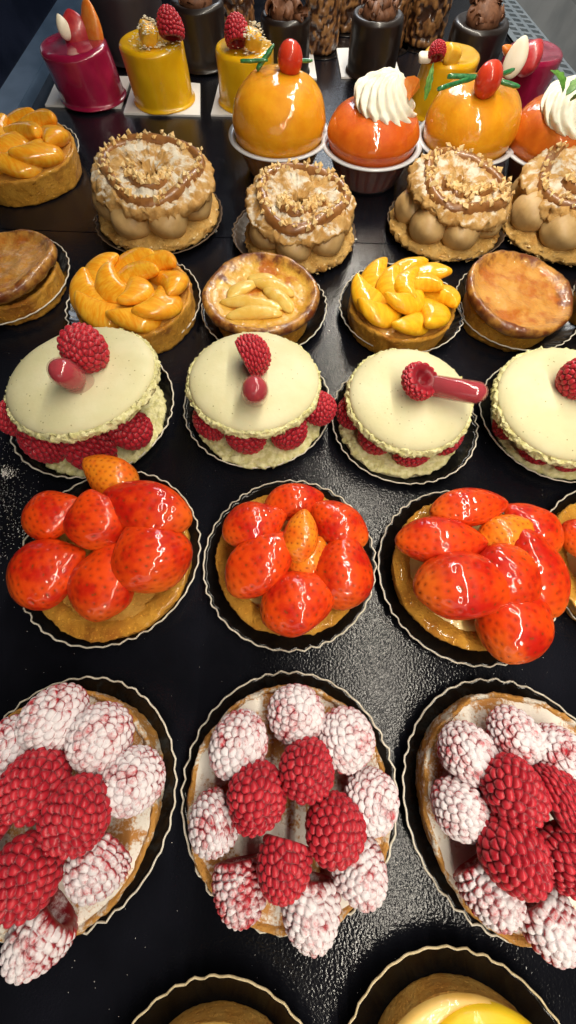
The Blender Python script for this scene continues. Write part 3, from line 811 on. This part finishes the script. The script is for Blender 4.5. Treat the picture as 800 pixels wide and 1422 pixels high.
baked_tart('pear custard tart with a blistered dark brown rim behind the broken macaron', 'black fluted plate under the blistered pear custard tart', (367,428,174), (363,407), 158, 0, 'flan', 'pear_tart', 'tart', .25, (0,0), 6, 'crust_dark')
baked_tart('smooth pale apple tart with a browned rim beside the yellow mandarin tart', 'black fluted plate under the smooth pale apple tart', (716,425,170), (722,405), 150, 1, 'almond_top', 'apple_tart', 'tart', .2, (2,4), 0)
baked_tart('apple tart with a dark caramelised rim half out of the photo', 'black fluted plate under the dark rimmed apple tart half out of the photo', (5,388,186), (-2,368), 158, 2, 'almond_top', 'apple_tart', 'tart', .2, (-4,-6), 0)
baked_tart('apple tart almost wholly out of the photo, only a golden sliver in view', 'black fluted plate almost wholly out of the photo beside the smooth pale apple tart', (882,432,176), (886,412), 160, 3, 'almond_top', 'apple_tart', 'tart', .2, (0,0), 0)

# ------------------------------------------------------------------ praline ring cakes
def nut_chunk(rg, s):
    V = np.array([(1,0,0),(-1,0,0),(0,1,0),(0,-1,0),(0,0,1),(0,0,-1)], float)*s*rg.uniform(.5, 1.25, (6, 1))
    F = [(0,2,4),(2,1,4),(1,3,4),(3,0,4),(2,0,5),(1,2,5),(3,1,5),(0,3,5)]
    e = Euler(tuple(rg.uniform(0, 6, 3))).to_matrix()
    return V @ np.array(e).T, F
def ring_body(Rm, rt, sq, seed, rough, freq=1.6, n=170, m=36):
    V, F = [], []
    for i in range(n):
        a = 2*PI*i/n
        for j in range(m):
            b = 2*PI*j/m
            r = Rm+rt*math.cos(b)
            V.append((r*math.cos(a), r*math.sin(a), rt*sq*math.sin(b)))
    for i in range(n):
        for j in range(m):
            i2, j2 = (i+1) % n, (j+1) % m
            F.append((i*m+j, i2*m+j, i2*m+j2, i*m+j2))
    V = np.array(V)
    # ridged flaky piping
    ang = np.arctan2(V[:, 1], V[:, 0]); rr = np.hypot(V[:, 0], V[:, 1])
    rid = np.abs(fbm(np.stack([ang*7, rr*3.0, V[:, 2]*4], 1), 1.0, 3, seed))
    V = jitter(V, rough, freq, 3, seed)
    V *= (1+(.5-rid)[:, None]*np.array([.08, .08, .40]))
    V = jitter(V, rough*.30, 5.0, 2, seed+9)
    return V, F
def ring_cake(label, plabel, plate_px, base, wpx, ztilt, k, topshift=(0,0), hole=.5, shape=1.0, drizzle=0):
    plate(plabel, *plate_px, k, 'brown fluted paper plates under the praline cakes', 'plate_brown', 'edge_brown')
    c, t = P(base[0], base[1], 1.0); Ro = wpx*t/2
    rg = np.random.default_rng(k+77)
    root = thing('praline_ring_cake', label, 'cake', (c[0], c[1], .06), 'praline cream ring cakes')
    V, F = ring_body(Ro*.62, Ro*.38, .42, k*3+1, .26, 2.4); V[:, 2] -= V[:, 2].min()
    V[:, 2] *= 1.35/V[:, 2].max()
    V = np.vstack([V, [[0, 0, .5]]])
    part('bottom_ring', (V, F), MT['choux_base'], root)
    nb = 7; rb = Ro*.315
    for j in range(nb):
        a = 2*PI*(j+.5)/nb-PI/2+k*.3
        Vb, Fb = ellipsoid(rb*1.06, rb*1.06, rb*.80, 36, 24)
        Vb = Vb*(1+.05*fbm(Vb, .7, 2, j+k*9)[:, None])
        swirl = np.arctan2(Vb[:, 1], Vb[:, 0])+Vb[:, 2]*1.2
        Vb[:, :2] *= (1+.035*np.sin(swirl*3)[:, None])
        link('cream_ball', make_mesh('cream_ball', Vb, Fb, MT['praline']), root, loc=(Ro*.66*math.cos(a), Ro*.66*math.sin(a), 1.0+rb*.55))
    zt = .70+rb*1.22
    V, F = ring_body(Ro*.53, Ro*.41, .33, k*3+2, .36, 2.0)
    mt = Matrix.Translation(Vector((topshift[0], topshift[1], zt+.35))*S) @ Euler((R(ztilt[0]), R(ztilt[1]), 0)).to_matrix().to_4x4()
    top = link('top_ring', make_mesh('top_ring', V, F, MT['choux']), root, mtx=mt)
    # hazelnut paste piped on the lid in a wandering loop
    zl = Ro*.40*.33
    def wav(f, r0, w): return [(Ro*(r0+w*math.sin(3*a+k))*math.cos(a), Ro*(r0+w*math.sin(3*a+k))*math.sin(a), zl*(.95-.9*abs(r0+w*math.sin(3*a+k)-.53)/.41)+.22) for a in np.linspace(f[0], f[1], 72)]
    loops = [wav((0, 2*PI), .73, .07), wav((PI*1.1, PI*1.9), .40, .08)][: 2]
    tb = [tube(jitter(np.array(p), .06, 1.0, 2, k), .44, 10) for p in loops]
    part('hazelnut_paste', merge(*tb), MT['caramel'], top)
    ch = []
    for p in loops:
        for q in p:
            for _ in range(2):
                if rg.random() < .62:
                    v, f = nut_chunk(rg, rg.uniform(.15, .34))
                    ch.append((v+np.array(q)+[rg.normal()*.24, rg.normal()*.24, .34+abs(rg.normal())*.07], f))
    for _ in range(16):
        a = rg.uniform(0, 6.28); rr = Ro*rg.uniform(.35, .9); v, f = nut_chunk(rg, rg.uniform(.10, .18))
        ch.append((v+[rr*math.cos(a), rr*math.sin(a), zl*(1.0-.75*abs(rr/Ro-.56)/.41)+.06], f))
    o = part('chopped_nuts', merge(*ch), MT['nut'], top, False); o['kind'] = 'stuff'
    ch = []
    for _ in range(60):
        a = rg.uniform(PI, 2*PI); v, f = nut_chunk(rg, rg.uniform(.10, .24)); v[:, 2] *= .5
        ch.append((v+[Ro*.985*math.cos(a), Ro*.985*math.sin(a), rg.uniform(.25, .95)], f))
    o = part('almond_flakes', merge(*ch), MT['nut'], root, False); o['kind'] = 'stuff'
ring_cake('largest praline ring cake with a ragged sugared lid sliding sideways, above the orange mandarin tart', 'brown fluted plate under the largest praline ring cake', (222,301,176), (220,290), 162, (3,4), 0, (.3,.3))
ring_cake('praline ring cake whose lid hole shows two cream balls, above the pear custard tart', 'brown fluted plate under the praline cake with the open hole', (408,323,172), (416,322), 148, (4,2), 1, (0,.2))
ring_cake('praline ring cake with its lid thick with chopped nuts, above the yellow mandarin tart', 'brown fluted plate under the praline cake thick with chopped nuts', (619,309,164), (618,306), 148, (3,8), 2, (.5,.5))
ring_cake('praline ring cake cut by the photo edge, big cream balls above slivered almonds', 'brown fluted plate at the photo edge under a praline ring cake', (780,305,176), (782,304), 168, (3,-4), 3, (.5,.6))

# ------------------------------------------------------------------ sponge cakes in plastic cups
def cup(label, rim_px, wpx, hr=3.0):
    c, t = P(rim_px[0], rim_px[1], hr); Rr = wpx*t/2-.1
    root = thing('plastic_cup', label, 'plastic cup', (c[0], c[1], 0), 'clear plastic dessert cups')
    Rb = Rr*.74
    out = [(0, .03), (Rb-.2, .03), (Rb, .15)]+[(Rb+(Rr-Rb)*j/10, .15+(hr-.2)*j/10) for j in range(1, 11)]
    inn = [(max(0, r-.06), z+.05) for r, z in reversed(out)]; inn[-1] = (0, .09)
    V, F = lathe(out+inn, 72)
    a = np.arctan2(V[:, 1], V[:, 0]); m = (V[:, 2] > .2) & (V[:, 2] < hr-.3)
    V[:, :2] *= 1+np.where(m, .006*np.cos(48*a), 0)[:, None]
    part('cup_body', (V, F), MT['cup'], root)
    pr = [(Rr-.05, hr-.10), (Rr+.12, hr-.08), (Rr+.34, hr-.04), (Rr+.36, hr+.04), (Rr+.10, hr+.07), (Rr-.05, hr+.03), (Rr-.05, hr-.10)]
    part('cup_rim', lathe([(r+(.12 if r > Rr+.05 else 0), z) for r, z in pr], 72), MT['cup_rim'], root)
    return root, c, Rr, Rb
def sponge(root, Rr, Rb, hr, ztop, mat, k):
    w = Rr*.985
    pts = [(0, .12), (Rb*.7, .12), (Rb-.15, .2), (Rb+(Rr-Rb)*.5-.3, hr*.5), (Rr-.26, hr*.93), (w-.06, hr+.35), (w-.02, hr+(ztop-hr)*.32), (w*.86, hr+(ztop-hr)*.68), (w*.52, hr+(ztop-hr)*.93), (0, ztop)]
    V, F = lathe(smooth_prof(pts, 56), 80)
    V[:, 0] = np.clip(V[:, 0], -w, w)
    hi = np.clip((V[:, 2]-hr)/1.0, 0, 1)[:, None]
    V = V+(jitter(V, .12, .55, 2, k*3.7)-V)*hi
    return part('sponge', (V, F), MT[mat], root)
def syrup(root, Rr, Rb, hr, mat):  # syrup body added to darken the lower part of the cup
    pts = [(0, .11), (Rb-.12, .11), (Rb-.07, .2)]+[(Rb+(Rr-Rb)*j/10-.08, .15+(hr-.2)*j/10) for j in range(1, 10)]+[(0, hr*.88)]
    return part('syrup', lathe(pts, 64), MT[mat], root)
def ball_part(name, root, px, py, z, r, mat, top=None):
    c, t = P(px, py, z)
    V, F = ellipsoid(r, r, r, 28, 18)
    V = V*(1+.03*fbm(V, 1.0, 2, px)[:, None])
    return part(name, (V, F), MT[mat], root, loc=tuple(Vector(c)-root.location/S))
def stick(root, p0, p1, w, mat='angelica', name='angelica_strip'):
    a, b = P(*p0)[0], P(*p1)[0]; rl = np.array(root.location)/S
    w *= .8
    V, F = tube(np.array([a+(b-a)*j/8 for j in range(9)])-rl, [w*.8, w, w, w, w, w, w, w*.8, w*.5], 8)
    V = jitter(V, w*.25, 1.5, 2, px_seed(p0)); V[:, 2] = V[:, 2]
    return part(name, (V, F), MT[mat], root)
def px_seed(p): return p[0]*.37+p[1]*.11
def swirl(root, cpx, Rw, Hw, tilt, twist, k, nr=9):
    pts = [(0, 0), (Rw*.7, 0), (Rw*.98, .35), (Rw*1.02, .9), (Rw*.9, Hw*.45), (Rw*.66, Hw*.66), (Rw*.40, Hw*.84), (Rw*.16, Hw*.96), (0, Hw)]
    V, F = lathe(smooth_prof(pts, 48), 144)
    a = np.arctan2(V[:, 1], V[:, 0]); r = np.hypot(V[:, 0], V[:, 1])
    f = np.clip(V[:, 2]/.5, 0, 1)
    ph = nr*(a+twist*V[:, 2]/Hw)
    V[:, :2] *= (1+f*(.11*(np.abs(np.cos(ph/2))-.6)))[:, None]
    V[:, 2] += f*.10*np.cos(ph)*np.clip(r/Rw, 0, 1)
    V = jitter(V, .20, 1.0, 4, k)
    c = P(*cpx)[0]-np.array(root.location)/S
    mt = Matrix.Translation(Vector(c)*S) @ Euler((R(tilt[0]), R(tilt[1]), 0)).to_matrix().to_4x4()
    return link('whipped_cream', make_mesh('whipped_cream', V, F, MT['cream']), root, mtx=mt)
def leafmesh(L, W, seed, bend=.3):
    n, m = 14, 7; V = []; F = []
    for i in range(n+1):
        f = i/n; w = W*math.sin(PI*f**.8)**.9*(1+.15*math.sin(f*26)) if 0 < i < n else .02
        for j in range(m):
            g = j/(m-1)*2-1
            V.append((f*L, g*w/2, bend*math.sin(f*3)*L*.3+abs(g)*w*.18))
    V = np.array(V); b = V-[0, 0, .04]
    N = len(V)
    for i in range(n):
        for j in range(m-1):
            a = i*m+j; F.append((a, a+m, a+m+1, a+1)); F.append((N+a+1, N+a+m+1, N+a+m, N+a))
    for i in range(n):
        a = i*m; F.append((a, N+a, N+a+m, a+m)); a = i*m+m-1; F.append((a+m, N+a+m, N+a, a))
    return np.vstack([V, b]), F
HR = 2.6
for (lab, labs, rim, w, mat, zt, kind) in (
   ('clear plastic cup holding the orange sponge nearest the open shelf middle, between two cards', 'orange glazed sponge dome topped by a cherry with one green strip jutting upward', (388,185), 130, 'baba_or', 6.4, 'cherry1'),
   ('clear plastic cup holding the red sponge with whipped cream', 'red syrup soaked sponge under a leaning whipped cream swirl with an orange wedge', (516,198), 128, 'baba_red', 5.2, 'cream1'),
   ('clear plastic cup holding the orange sponge in front of the small purple cake', 'orange glazed sponge topped by a cherry with flat green strips, before the small purple cake', (647,192), 126, 'baba_or', 6.2, 'cherry2'),
   ('clear plastic cup cut by the photo edge holding an amber sponge', 'amber glazed sponge with whipped cream and a mint leaf at the photo edge', (768,202), 132, 'baba_amber', 5.6, 'cream2')):
    cr, c, Rr, Rb = cup(lab, rim, w, HR)
    root = thing('sponge_cake', labs, 'sponge cake', (c[0], c[1], .02), 'glazed sponge cakes in plastic cups')
    sponge(root, Rr, Rb, HR, zt, mat, rim[0])
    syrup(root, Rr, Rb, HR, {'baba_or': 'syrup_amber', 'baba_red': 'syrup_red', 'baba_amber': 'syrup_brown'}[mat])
    if kind == 'cherry1':
        ball_part('cherry', root, 403, 82, 7.0, 1.05, 'cherry')
        stick(root, (357,97,6.4), (381,62,7.6), .24); stick(root, (334,85,6.9), (372,84,6.9), .16); stick(root, (410,84,6.8), (434,84,6.8), .16)
        V, F = leafmesh(1.1, .35, 1, .2); cc = P(389, 128, 5.2)[0]-np.array(root.location)/S
        link('vanilla_chip', make_mesh('vanilla_chip', V, F, MT['caramel']), root, mtx=place(cc, basis(R(60), R(20))))
    if kind == 'cherry2':
        ball_part('cherry', root, 678, 111, 6.8, 1.05, 'cherry')
        for a, b in (((608,124,6.6),(664,106,6.9)),((622,106,6.9),(664,106,6.9)),((694,104,6.9),(714,96,7.0)),((694,112,6.7),(722,121,6.5))): stick(root, a, b, .2)
    if kind == 'cream1':
        swirl(root, (529,160,4.3), 2.75, 2.75, (8,14), 1.9, 1, 13)
        V, F = tube([(0,0,0),(.4,.1,.1),(.9,.1,.1),(1.5,0,0)], [.75,.7,.5,.1], 3)
        cc = P(578, 124, 6.2)[0]-np.array(root.location)/S
        link('orange_wedge', make_mesh('orange_wedge', V, F, MT['wedge'], False), root, mtx=place(cc, basis(R(60), R(25))))
        V, F = leafmesh(2.1, .55, 2); cc = P(590, 140, 5.2)[0]-np.array(root.location)/S
        link('leaf', make_mesh('leaf', V, F, MT['leaf']), root, mtx=place(cc, Matrix.Rotation(R(80), 3, 'Z') @ Matrix.Rotation(R(-60), 3, 'Y')))
    if kind == 'cream2':
        swirl(root, (787,168,4.5), 2.8, 2.8, (10,6), 2.4, 2, 11)
        for j, (x, y, az) in enumerate(((786,132,20),(792,140,-60),(782,128,140))):
            V, F = leafmesh(1.8, 1.0, j); cc = P(x, y, 7.2)[0]-np.array(root.location)/S
            link('mint_leaf', make_mesh('mint_leaf', V, F, MT['leaf']), root, mtx=place(cc, Matrix.Rotation(R(az), 3, 'Z') @ Matrix.Rotation(R(-25), 3, 'Y')))

# ------------------------------------------------------------------ small glazed cakes on white cards
def card(label, corners):
    q = [P(x, y, .1)[0][:2] for x, y in corners]
    c = np.mean(q, 0)
    V = np.array([[p[0]-c[0], p[1]-c[1], z] for z in (.01, .17) for p in q])
    F = [(3,2,1,0),(4,5,6,7)]+[(k, (k+1) % 4, 4+(k+1) % 4, 4+k) for k in range(4)]
    me = make_mesh('cake_card', V, F, MT['card'], False)
    o = link('cake_card', me, None, loc=(c[0], c[1], 0))
    tag(o, label, 'cake card', 'white cards under the small cakes')
    return o
def glaze_cyl(root, Rc, H, mat, k, lean=(0,0), taper=.0, name='glazed_body', hollow=0.0):
    pts = [(0, 0), (Rc*.8, 0), (Rc*1.02, .0), (Rc*1.05, .12), (Rc*1.0, .35)]+[(Rc*(1-taper*j/6), .35+(H-.75)*j/6) for j in range(1, 7)]
    rt = Rc*(1-taper)
    pts += [(rt*.985, H-.22), (rt*.93, H-.05), (rt*.84, H), (rt*.6, H-.05-hollow*.5), (rt*.3, H-.05-hollow), (0, H-.05-hollow)]
    V, F = lathe(smooth_prof(pts, 60), 80)
    V = jitter(V, .10, .5, 2, k*2.7)
    V[:, 2] = np.maximum(V[:, 2], 0)
    V[:, :2] += V[:, 2:3]*np.array(lean)
    return part(name, (V, F), MT[mat], root)
def block(name, root, p, size, rot, mat, seed=0, rough=.06):
    V, F = ellipsoid(1, 1, 1, 24, 16)
    V = np.sign(V)*np.abs(V)**.55*np.array(size)/2
    V = jitter(V, rough, 1.2, 2, seed)
    c = P(*p)[0]-np.array(root.location)/S
    return link(name, make_mesh(name, V, F, MT[mat]), root, mtx=place(c, Euler(tuple(R(a) for a in rot)).to_matrix()))
def wedge(name, root, p, L, W, T, az, el, mat, seed=0):
    pr = []
    V, F = ellipsoid(1, 1, 1, 24, 24)
    z = V[:, 2]
    sh = np.clip((1-z)/2, 0, 1)**.16*1.0
    V = np.stack([V[:, 0]*sh*W/2, V[:, 1]*sh*T/2, z*L/2], 1)
    V = jitter(V, .05, 1.2, 2, seed)
    c = P(*p)[0]-np.array(root.location)/S
    return link(name, make_mesh(name, V, F, MT[mat]), root, mtx=place(c, basis(R(az), R(el))))
def flakes(root, spots, seed, n=90):
    rg = np.random.default_rng(seed); ch = []
    for (p, rad, zr) in spots:
        c = P(*p)[0]-np.array(root.location)/S
        for _ in range(n):
            v, f = nut_chunk(rg, rg.uniform(.06, .13)); v *= [1.8, .6, .6]
            d = rg.normal(size=3); d /= np.linalg.norm(d); d[2] = abs(d[2])
            ch.append((v+c+d*np.array([rad, rad, zr])*rg.uniform(.8, 1.1), f))
    o = part('coconut_flakes', merge(*ch), MT['coconut'], root, False); o['kind'] = 'stuff'

def small_cake(name, label, cat, base_px, wpx, H, mat, k, lean=(0,0), group='small glazed cakes on white cards', hollow=0, taper=0, zb=.19):
    c, t = P(base_px[0], base_px[1], 1.2); Rc = wpx*t/2
    root = thing(name, label, cat, (c[0], c[1], zb), group)
    glaze_cyl(root, Rc, H, mat, k, lean, taper, hollow=hollow)
    return root, Rc
card('white card under the purple cake beside the case rail', [(82,105),(182,107),(168,150),(63,147)])
card('white card under the yellow cake beside the purple one', [(187,108),(278,117),(278,161),(172,158)])
card('white card under the yellow cake half hidden by an orange sponge', [(304,116),(390,118),(384,163),(293,160)])
card('white card under the yellow cake behind the whipped cream', [(572,128),(660,130),(648,172),(556,170)])
card('white card under the small purple cake by the air vent', [(680,130),(764,132),(764,172),(670,170)])
r, Rc = small_cake('berry_cake', 'purple mirror glazed cake with red and orange fruit wedges beside the case rail', 'cake', (125,116), 86, 3.9, 'purple', 1, (-.10,.0))
wedge('fruit_wedge', r, (107,46,4.4), 3.0, 3.4, 1.8, 110, 78, 'redfruit', 1); wedge('fruit_wedge', r, (128,40,4.6), 3.9, 2.8, 1.5, 60, 76, 'wedge', 2); wedge('chocolate_curl', r, (88,38,5.0), 1.7, 1.5, 1.0, 140, 80, 'almond', 3)
r, Rc = small_cake('mango_cake', 'yellow mango cake with raspberry and coconut, standing beside the purple cake', 'cake', (225,120), 82, 4.3, 'yellow', 2, (-.03,.0))
add_rasp(r, 236, 36, 5.6, 34, 44, 90, 60, 'rasp', 0); block('mango_cube', r, (206,48,5.2), (1.7,1.5,1.5), (10,20,30), 'mango', 1); flakes(r, [((206,44,5.4), 1.0, .9), ((206,56,4.6), 2.0, .3), ((225,60,4.5), 2.0, .2)], 3)
r, Rc = small_cake('mango_cake', 'yellow mango cake with raspberry and coconut half hidden behind an orange sponge', 'cake', (342,122), 76, 4.0, 'yellow', 3, (.03,.0))
add_rasp(r, 328, 46, 5.2, 32, 42, 100, 50, 'rasp', 1); block('mango_cube', r, (352,56,4.9), (1.7,1.5,1.4), (10,20,10), 'mango', 2); flakes(r, [((353,50,5.3), 1.0, .8), ((350,64,4.3), 2.1, .3)], 4)
r, Rc = small_cake('mango_cake', 'yellow mango cake with a raspberry and a bare mango cube behind the whipped cream', 'cake', (606,135), 72, 4.1, 'yellow', 4, (.12,.0))
add_rasp(r, 607, 72, 4.9, 24, 24, 90, 50, 'rasp', 2); block('mango_cube', r, (628,77,4.7), (1.6,1.2,1.4), (10,20,10), 'mango', 3); block('chocolate_curl', r, (590,80,4.5), (1.3,1.0,.6), (10,0,0), 'almond', 5)
r, Rc = small_cake('berry_cake', 'small purple cake with an almond shaped white chocolate by the air vent', 'cake', (718,128), 72, 4.0, 'purple', 5, (.04,.0))
wedge('fruit_wedge', r, (735,80,4.6), 2.5, 3.2, 1.8, 20, 60, 'redfruit', 7); wedge('fruit_wedge', r, (708,72,4.8), 2.0, 1.0, .9, 180, 20, 'wedge', 8); wedge('chocolate_petal', r, (717,80,5.2), 2.6, 2.2, .8, 60, 70, 'almond', 9)

# ------------------------------------------------------------------ chocolate cakes behind
def shavings(root, p, rad, hz, seed, n=26):
    rg = np.random.default_rng(seed); ch = []
    c = P(*p)[0]-np.array(root.location)/S
    for _ in range(n):
        m = 12; a0 = rg.uniform(0, 6); rr = rg.uniform(.25, .6); w = rg.uniform(.5, 1.1)
        arc = rg.uniform(2.2, 5)
        pts = np.array([(rr*math.cos(a0+arc*j/m), rr*math.sin(a0+arc*j/m), 0) for j in range(m+1)])
        V = np.vstack([pts, pts*[.82, .82, 1]+[0, 0, 0], pts+[0, 0, w], pts*[.82, .82, 1]+[0, 0, w]]); k = m+1
        F = []
        for j in range(m):
            F += [(j, j+1, 2*k+j+1, 2*k+j), (k+j+1, k+j, 3*k+j, 3*k+j+1), (j+1, j, k+j, k+j+1), (2*k+j, 2*k+j+1, 3*k+j+1, 3*k+j)]
        e = np.array(Euler(tuple(rg.uniform(0, 6, 3))).to_matrix())
        d = rg.normal(size=3); d /= np.linalg.norm(d); d[2] = abs(d[2])
        ch.append((V @ e.T+c+d*np.array([rad, rad, hz])*rg.uniform(.3, 1), F))
    V, F = ellipsoid(rad*.85, rad*.85, hz*.8, 24, 16)
    ch.append((jitter(V, .25, 1.6, 2, seed)+c, F))
    part('chocolate_shavings', merge(*ch), MT['choc_shave'], root)
def choc(label, base_px, wpx, H, mat, k, top=True, zb=.19, hollow=.3):
    r, Rc = small_cake('chocolate_cake', label, 'cake', base_px, wpx, H, mat, k, (0,0), 'dark chocolate cakes at the back', hollow, 0, zb)
    if top:
        c = np.array(r.location)/S
        rl = r.location/S
        V = None
        shav_c = (rl.x, rl.y, H+.2)
        rg = None
        shavings_at(r, shav_c, Rc*.72, 1.5, k)
    return r
def shavings_at(root, c, rad, hz, seed):
    # same heap of curls, placed by its world centre
    global P
    keep = P
    P = lambda x, y, z=0: (np.array([x, y, z], float), 1)
    shavings(root, c, rad, hz, seed)
    P = keep
card('white card under the dark grey chocolate cake behind the purple cake', [(150,40),(235,42),(232,83),(140,81)])
card('white card under the chocolate cake with crumbs at its foot', [(246,50),(318,52),(312,94),(236,92)])
card('white card under the chocolate cake behind the cherry topped sponge', [(370,68),(434,70),(440,110),(360,108)])
card('white card under the chocolate cake alone on its clear patch of shelf', [(467,68),(544,66),(556,105),(474,108)])
choc('dark grey matt chocolate cake behind the purple and yellow cakes', (188,56), 92, 5.2, 'choc_matt', 1)
choc('glossy chocolate cake with crumbs at its foot behind the first raspberry topped mango cake', (282,70), 68, 4.6, 'choc', 2)
choc('chocolate cake with a curl of shavings behind the cherry topped sponge', (397,82), 64, 4.3, 'choc', 3)
choc('chocolate cake with shavings alone on its white card, behind the whipped cream', (517,80), 68, 4.2, 'choc', 4)
choc('chocolate cake with tall shavings in shade beside the air vent', (652,86), 72, 4.2, 'choc', 5, True, .01)
def rocher_mesh(Rc, H, seed):
    rg = np.random.default_rng(seed)
    pts = [(0, 0), (Rc*.9, 0)]+[(Rc, H*j/26) for j in range(1, 26)]+[(Rc*.9, H), (Rc*.6, H+.05), (Rc*.3, H+.05), (0, H+.05)]
    V, F = lathe(pts, 90)
    cs = []
    for _ in range(230):
        a = rg.uniform(0, 2*PI); cs.append((Rc*math.cos(a), Rc*math.sin(a), rg.uniform(.1, H)))
    for _ in range(60):
        a = rg.uniform(0, 2*PI); q = Rc*math.sqrt(rg.random()); cs.append((q*math.cos(a), q*math.sin(a), H))
    cs = np.array(cs); sz = rg.uniform(.22, .42, len(cs))
    cap = np.sqrt(np.clip(1-((np.linalg.norm(V[:, None]-cs[None], axis=2)/sz[None]).min(1))**2, 0, 1))
    n = V*[1, 1, .0]; n /= np.linalg.norm(n, axis=1)[:, None]+1e-6
    V = V+n*(cap*.25)[:, None]; V = jitter(V, .1, 2.0, 2, seed)
    V[:, 2] = np.maximum(V[:, 2], 0)
    return V, F, cap
for i, (lab, px, py, w, H) in enumerate((
   ('nut studded chocolate cake between the glossy chocolate cake and the one with a curl', 331, 38, 42, 5.0),
   ('nut studded chocolate cake with bright caramel nuts next to the card on clear shelf', 446, 52, 44, 5.0),
   ('nut studded chocolate cake behind the chocolate cake alone on its card', 536, 48, 46, 4.8),
   ('nut studded chocolate cake between two chocolate cakes near the air vent', 590, 42, 50, 4.8),
   ('nut studded chocolate cake in the rear row, right behind the curl topped one', 480, 22, 40, 4.4))):
    c, t = P(px, py, 1.0); Rc = w*t/2
    r = thing('nut_cake', lab, 'cake', (c[0], c[1], .03), 'nut studded chocolate cakes at the back')
    V, F, cap = rocher_mesh(Rc, H, i+5)
    part('nut_coating', (V, F), MT['rocher'], r, True, {'cap': cap})
    V, F = lathe([(0, -.02), (Rc*1.45, -.02), (Rc*1.5, .02), (Rc*1.45, .05), (0, .05)], 48)
    pl = part('round_base', (V, F), MT['plate'], r)

# ------------------------------------------------------------------ lemon tarts in front
def lemon(label, plabel, pxy, wpx, k, body=True):
    po, c = plate(plabel, pxy[0], pxy[1], wpx, k, 'black fluted paper plates under the cakes', 'plate', 'edge_gold', z=.8)
    if not body: return
    root = thing('lemon_tart', label, 'tart', (c[0]+.1, c[1]-.15, .06), 'lemon tarts cut by the photo edge')
    part('crust', shell_mesh(4.1, 1.4, k+91, wall=.5, rough=.03), MT['crust'], root)
    V, F, rim = disc_mesh(4.12, 1.62, .12, k, .03); part('candied_disc', (V, F), MT['lemon_glaze'], root)
    V, F, rim = disc_mesh(3.0, 1.75, 1.3, k+3, .10); V[:, 0] += .7; V[:, 1] += 1.0
    part('lemon_curd', (V, F), MT['lemon'], root)
lemon('lemon tart whose yellow curd shows at the bottom edge of the photo', 'black plate with a cream scalloped edge under the lemon tart showing yellow curd', (650,1574), 380, 0)
lemon('lemon tart of which only the pale crust tip shows', 'black plate with a cream scalloped edge around a barely visible pale crust tip', (290,1622), 380, 1)

# ------------------------------------------------------------------ spilled sugar and crumbs
rg = np.random.default_rng(5); ch = []
def grain(px, py, s):
    c = P(px, py, 0)[0]; v, f = nut_chunk(rg, s); v[:, 2] *= .5
    ch.append((v+c+[0, 0, s*.3], f))
for _ in range(520):
    grain(min(75, abs(rg.normal())*26), 690+rg.normal()*50, rg.uniform(.008, .03))
for _ in range(120): grain(2+abs(rg.normal())*9, 657+rg.normal()*4, rg.uniform(.02, .06))
for _ in range(60): grain(44+rg.normal()*8, 745+rg.normal()*10, rg.uniform(.02, .05))
for _ in range(420): grain(rg.uniform(0, 800), rg.uniform(200, 1422), rg.uniform(.008, .022))
for x, y in ((511,262),(494,333),(714,330),(300,322),(340,350),(328,333),(565,392),(246,457)): grain(x, y, .22)
o = part('sugar_crumbs', merge(*ch), MT['crumb'], None, False)
tag(o, 'spilled white sugar grains and nut crumbs on the black shelf', 'crumbs', None, 'stuff')

# ------------------------------------------------------------------ light
w = bpy.data.worlds.new('World'); scn.world = w; w.use_nodes = True
bg = w.node_tree.nodes['Background']; bg.inputs[0].default_value = (.55, .66, 1, 1); bg.inputs[1].default_value = .010
def area(name, loc, size, power, color, rot=(0,0,0), look=None):
    l = bpy.data.lights.new(name, 'AREA'); l.shape = 'RECTANGLE'; l.size, l.size_y = size[0]*S, size[1]*S
    l.energy = power; l.color = color
    o = bpy.data.objects.new(name, l); COL.objects.link(o); o.location = Vector(loc)*S
    if look is not None:
        o.rotation_euler = (Vector(look)-Vector(loc)).to_track_quat('-Z', 'Y').to_euler()
    else: o.rotation_euler = rot
    return o
HL = 45.0
area('strip_lamp', (.234*(HCAM+HL), 25, HL), (1.1, 190), 8.8, (1, .91, .76))
area('fill_lamp', (-12, -115, 42), (90, 40), 1.3, (1, .93, .84), look=(0, 20, 0))  # added fill behind the camera, lifts the dim sides of the fruit
area('window_lamp', (9, 150, 62), (30, 34), 2.4, (.82, .90, 1), look=(0, 60, 0))

cam = bpy.data.cameras.new('camera'); co_ = bpy.data.objects.new('camera', cam); COL.objects.link(co_)
cam.sensor_fit = 'VERTICAL'; cam.sensor_height = 24.0; cam.lens = FPX/1422*24.0
cam.clip_start = .01; cam.clip_end = 100
co_.location = (0, 0, HCAM*S); co_.rotation_euler = (ALPHA, 0, 0)
scn.camera = co_
scn.view_settings.view_transform = 'Standard'; scn.view_settings.look = 'None'
scn.view_settings.exposure = 0.0; scn.view_settings.gamma = 1.0
scn.cycles.max_bounces = 8; scn.cycles.transparent_max_bounces = 12
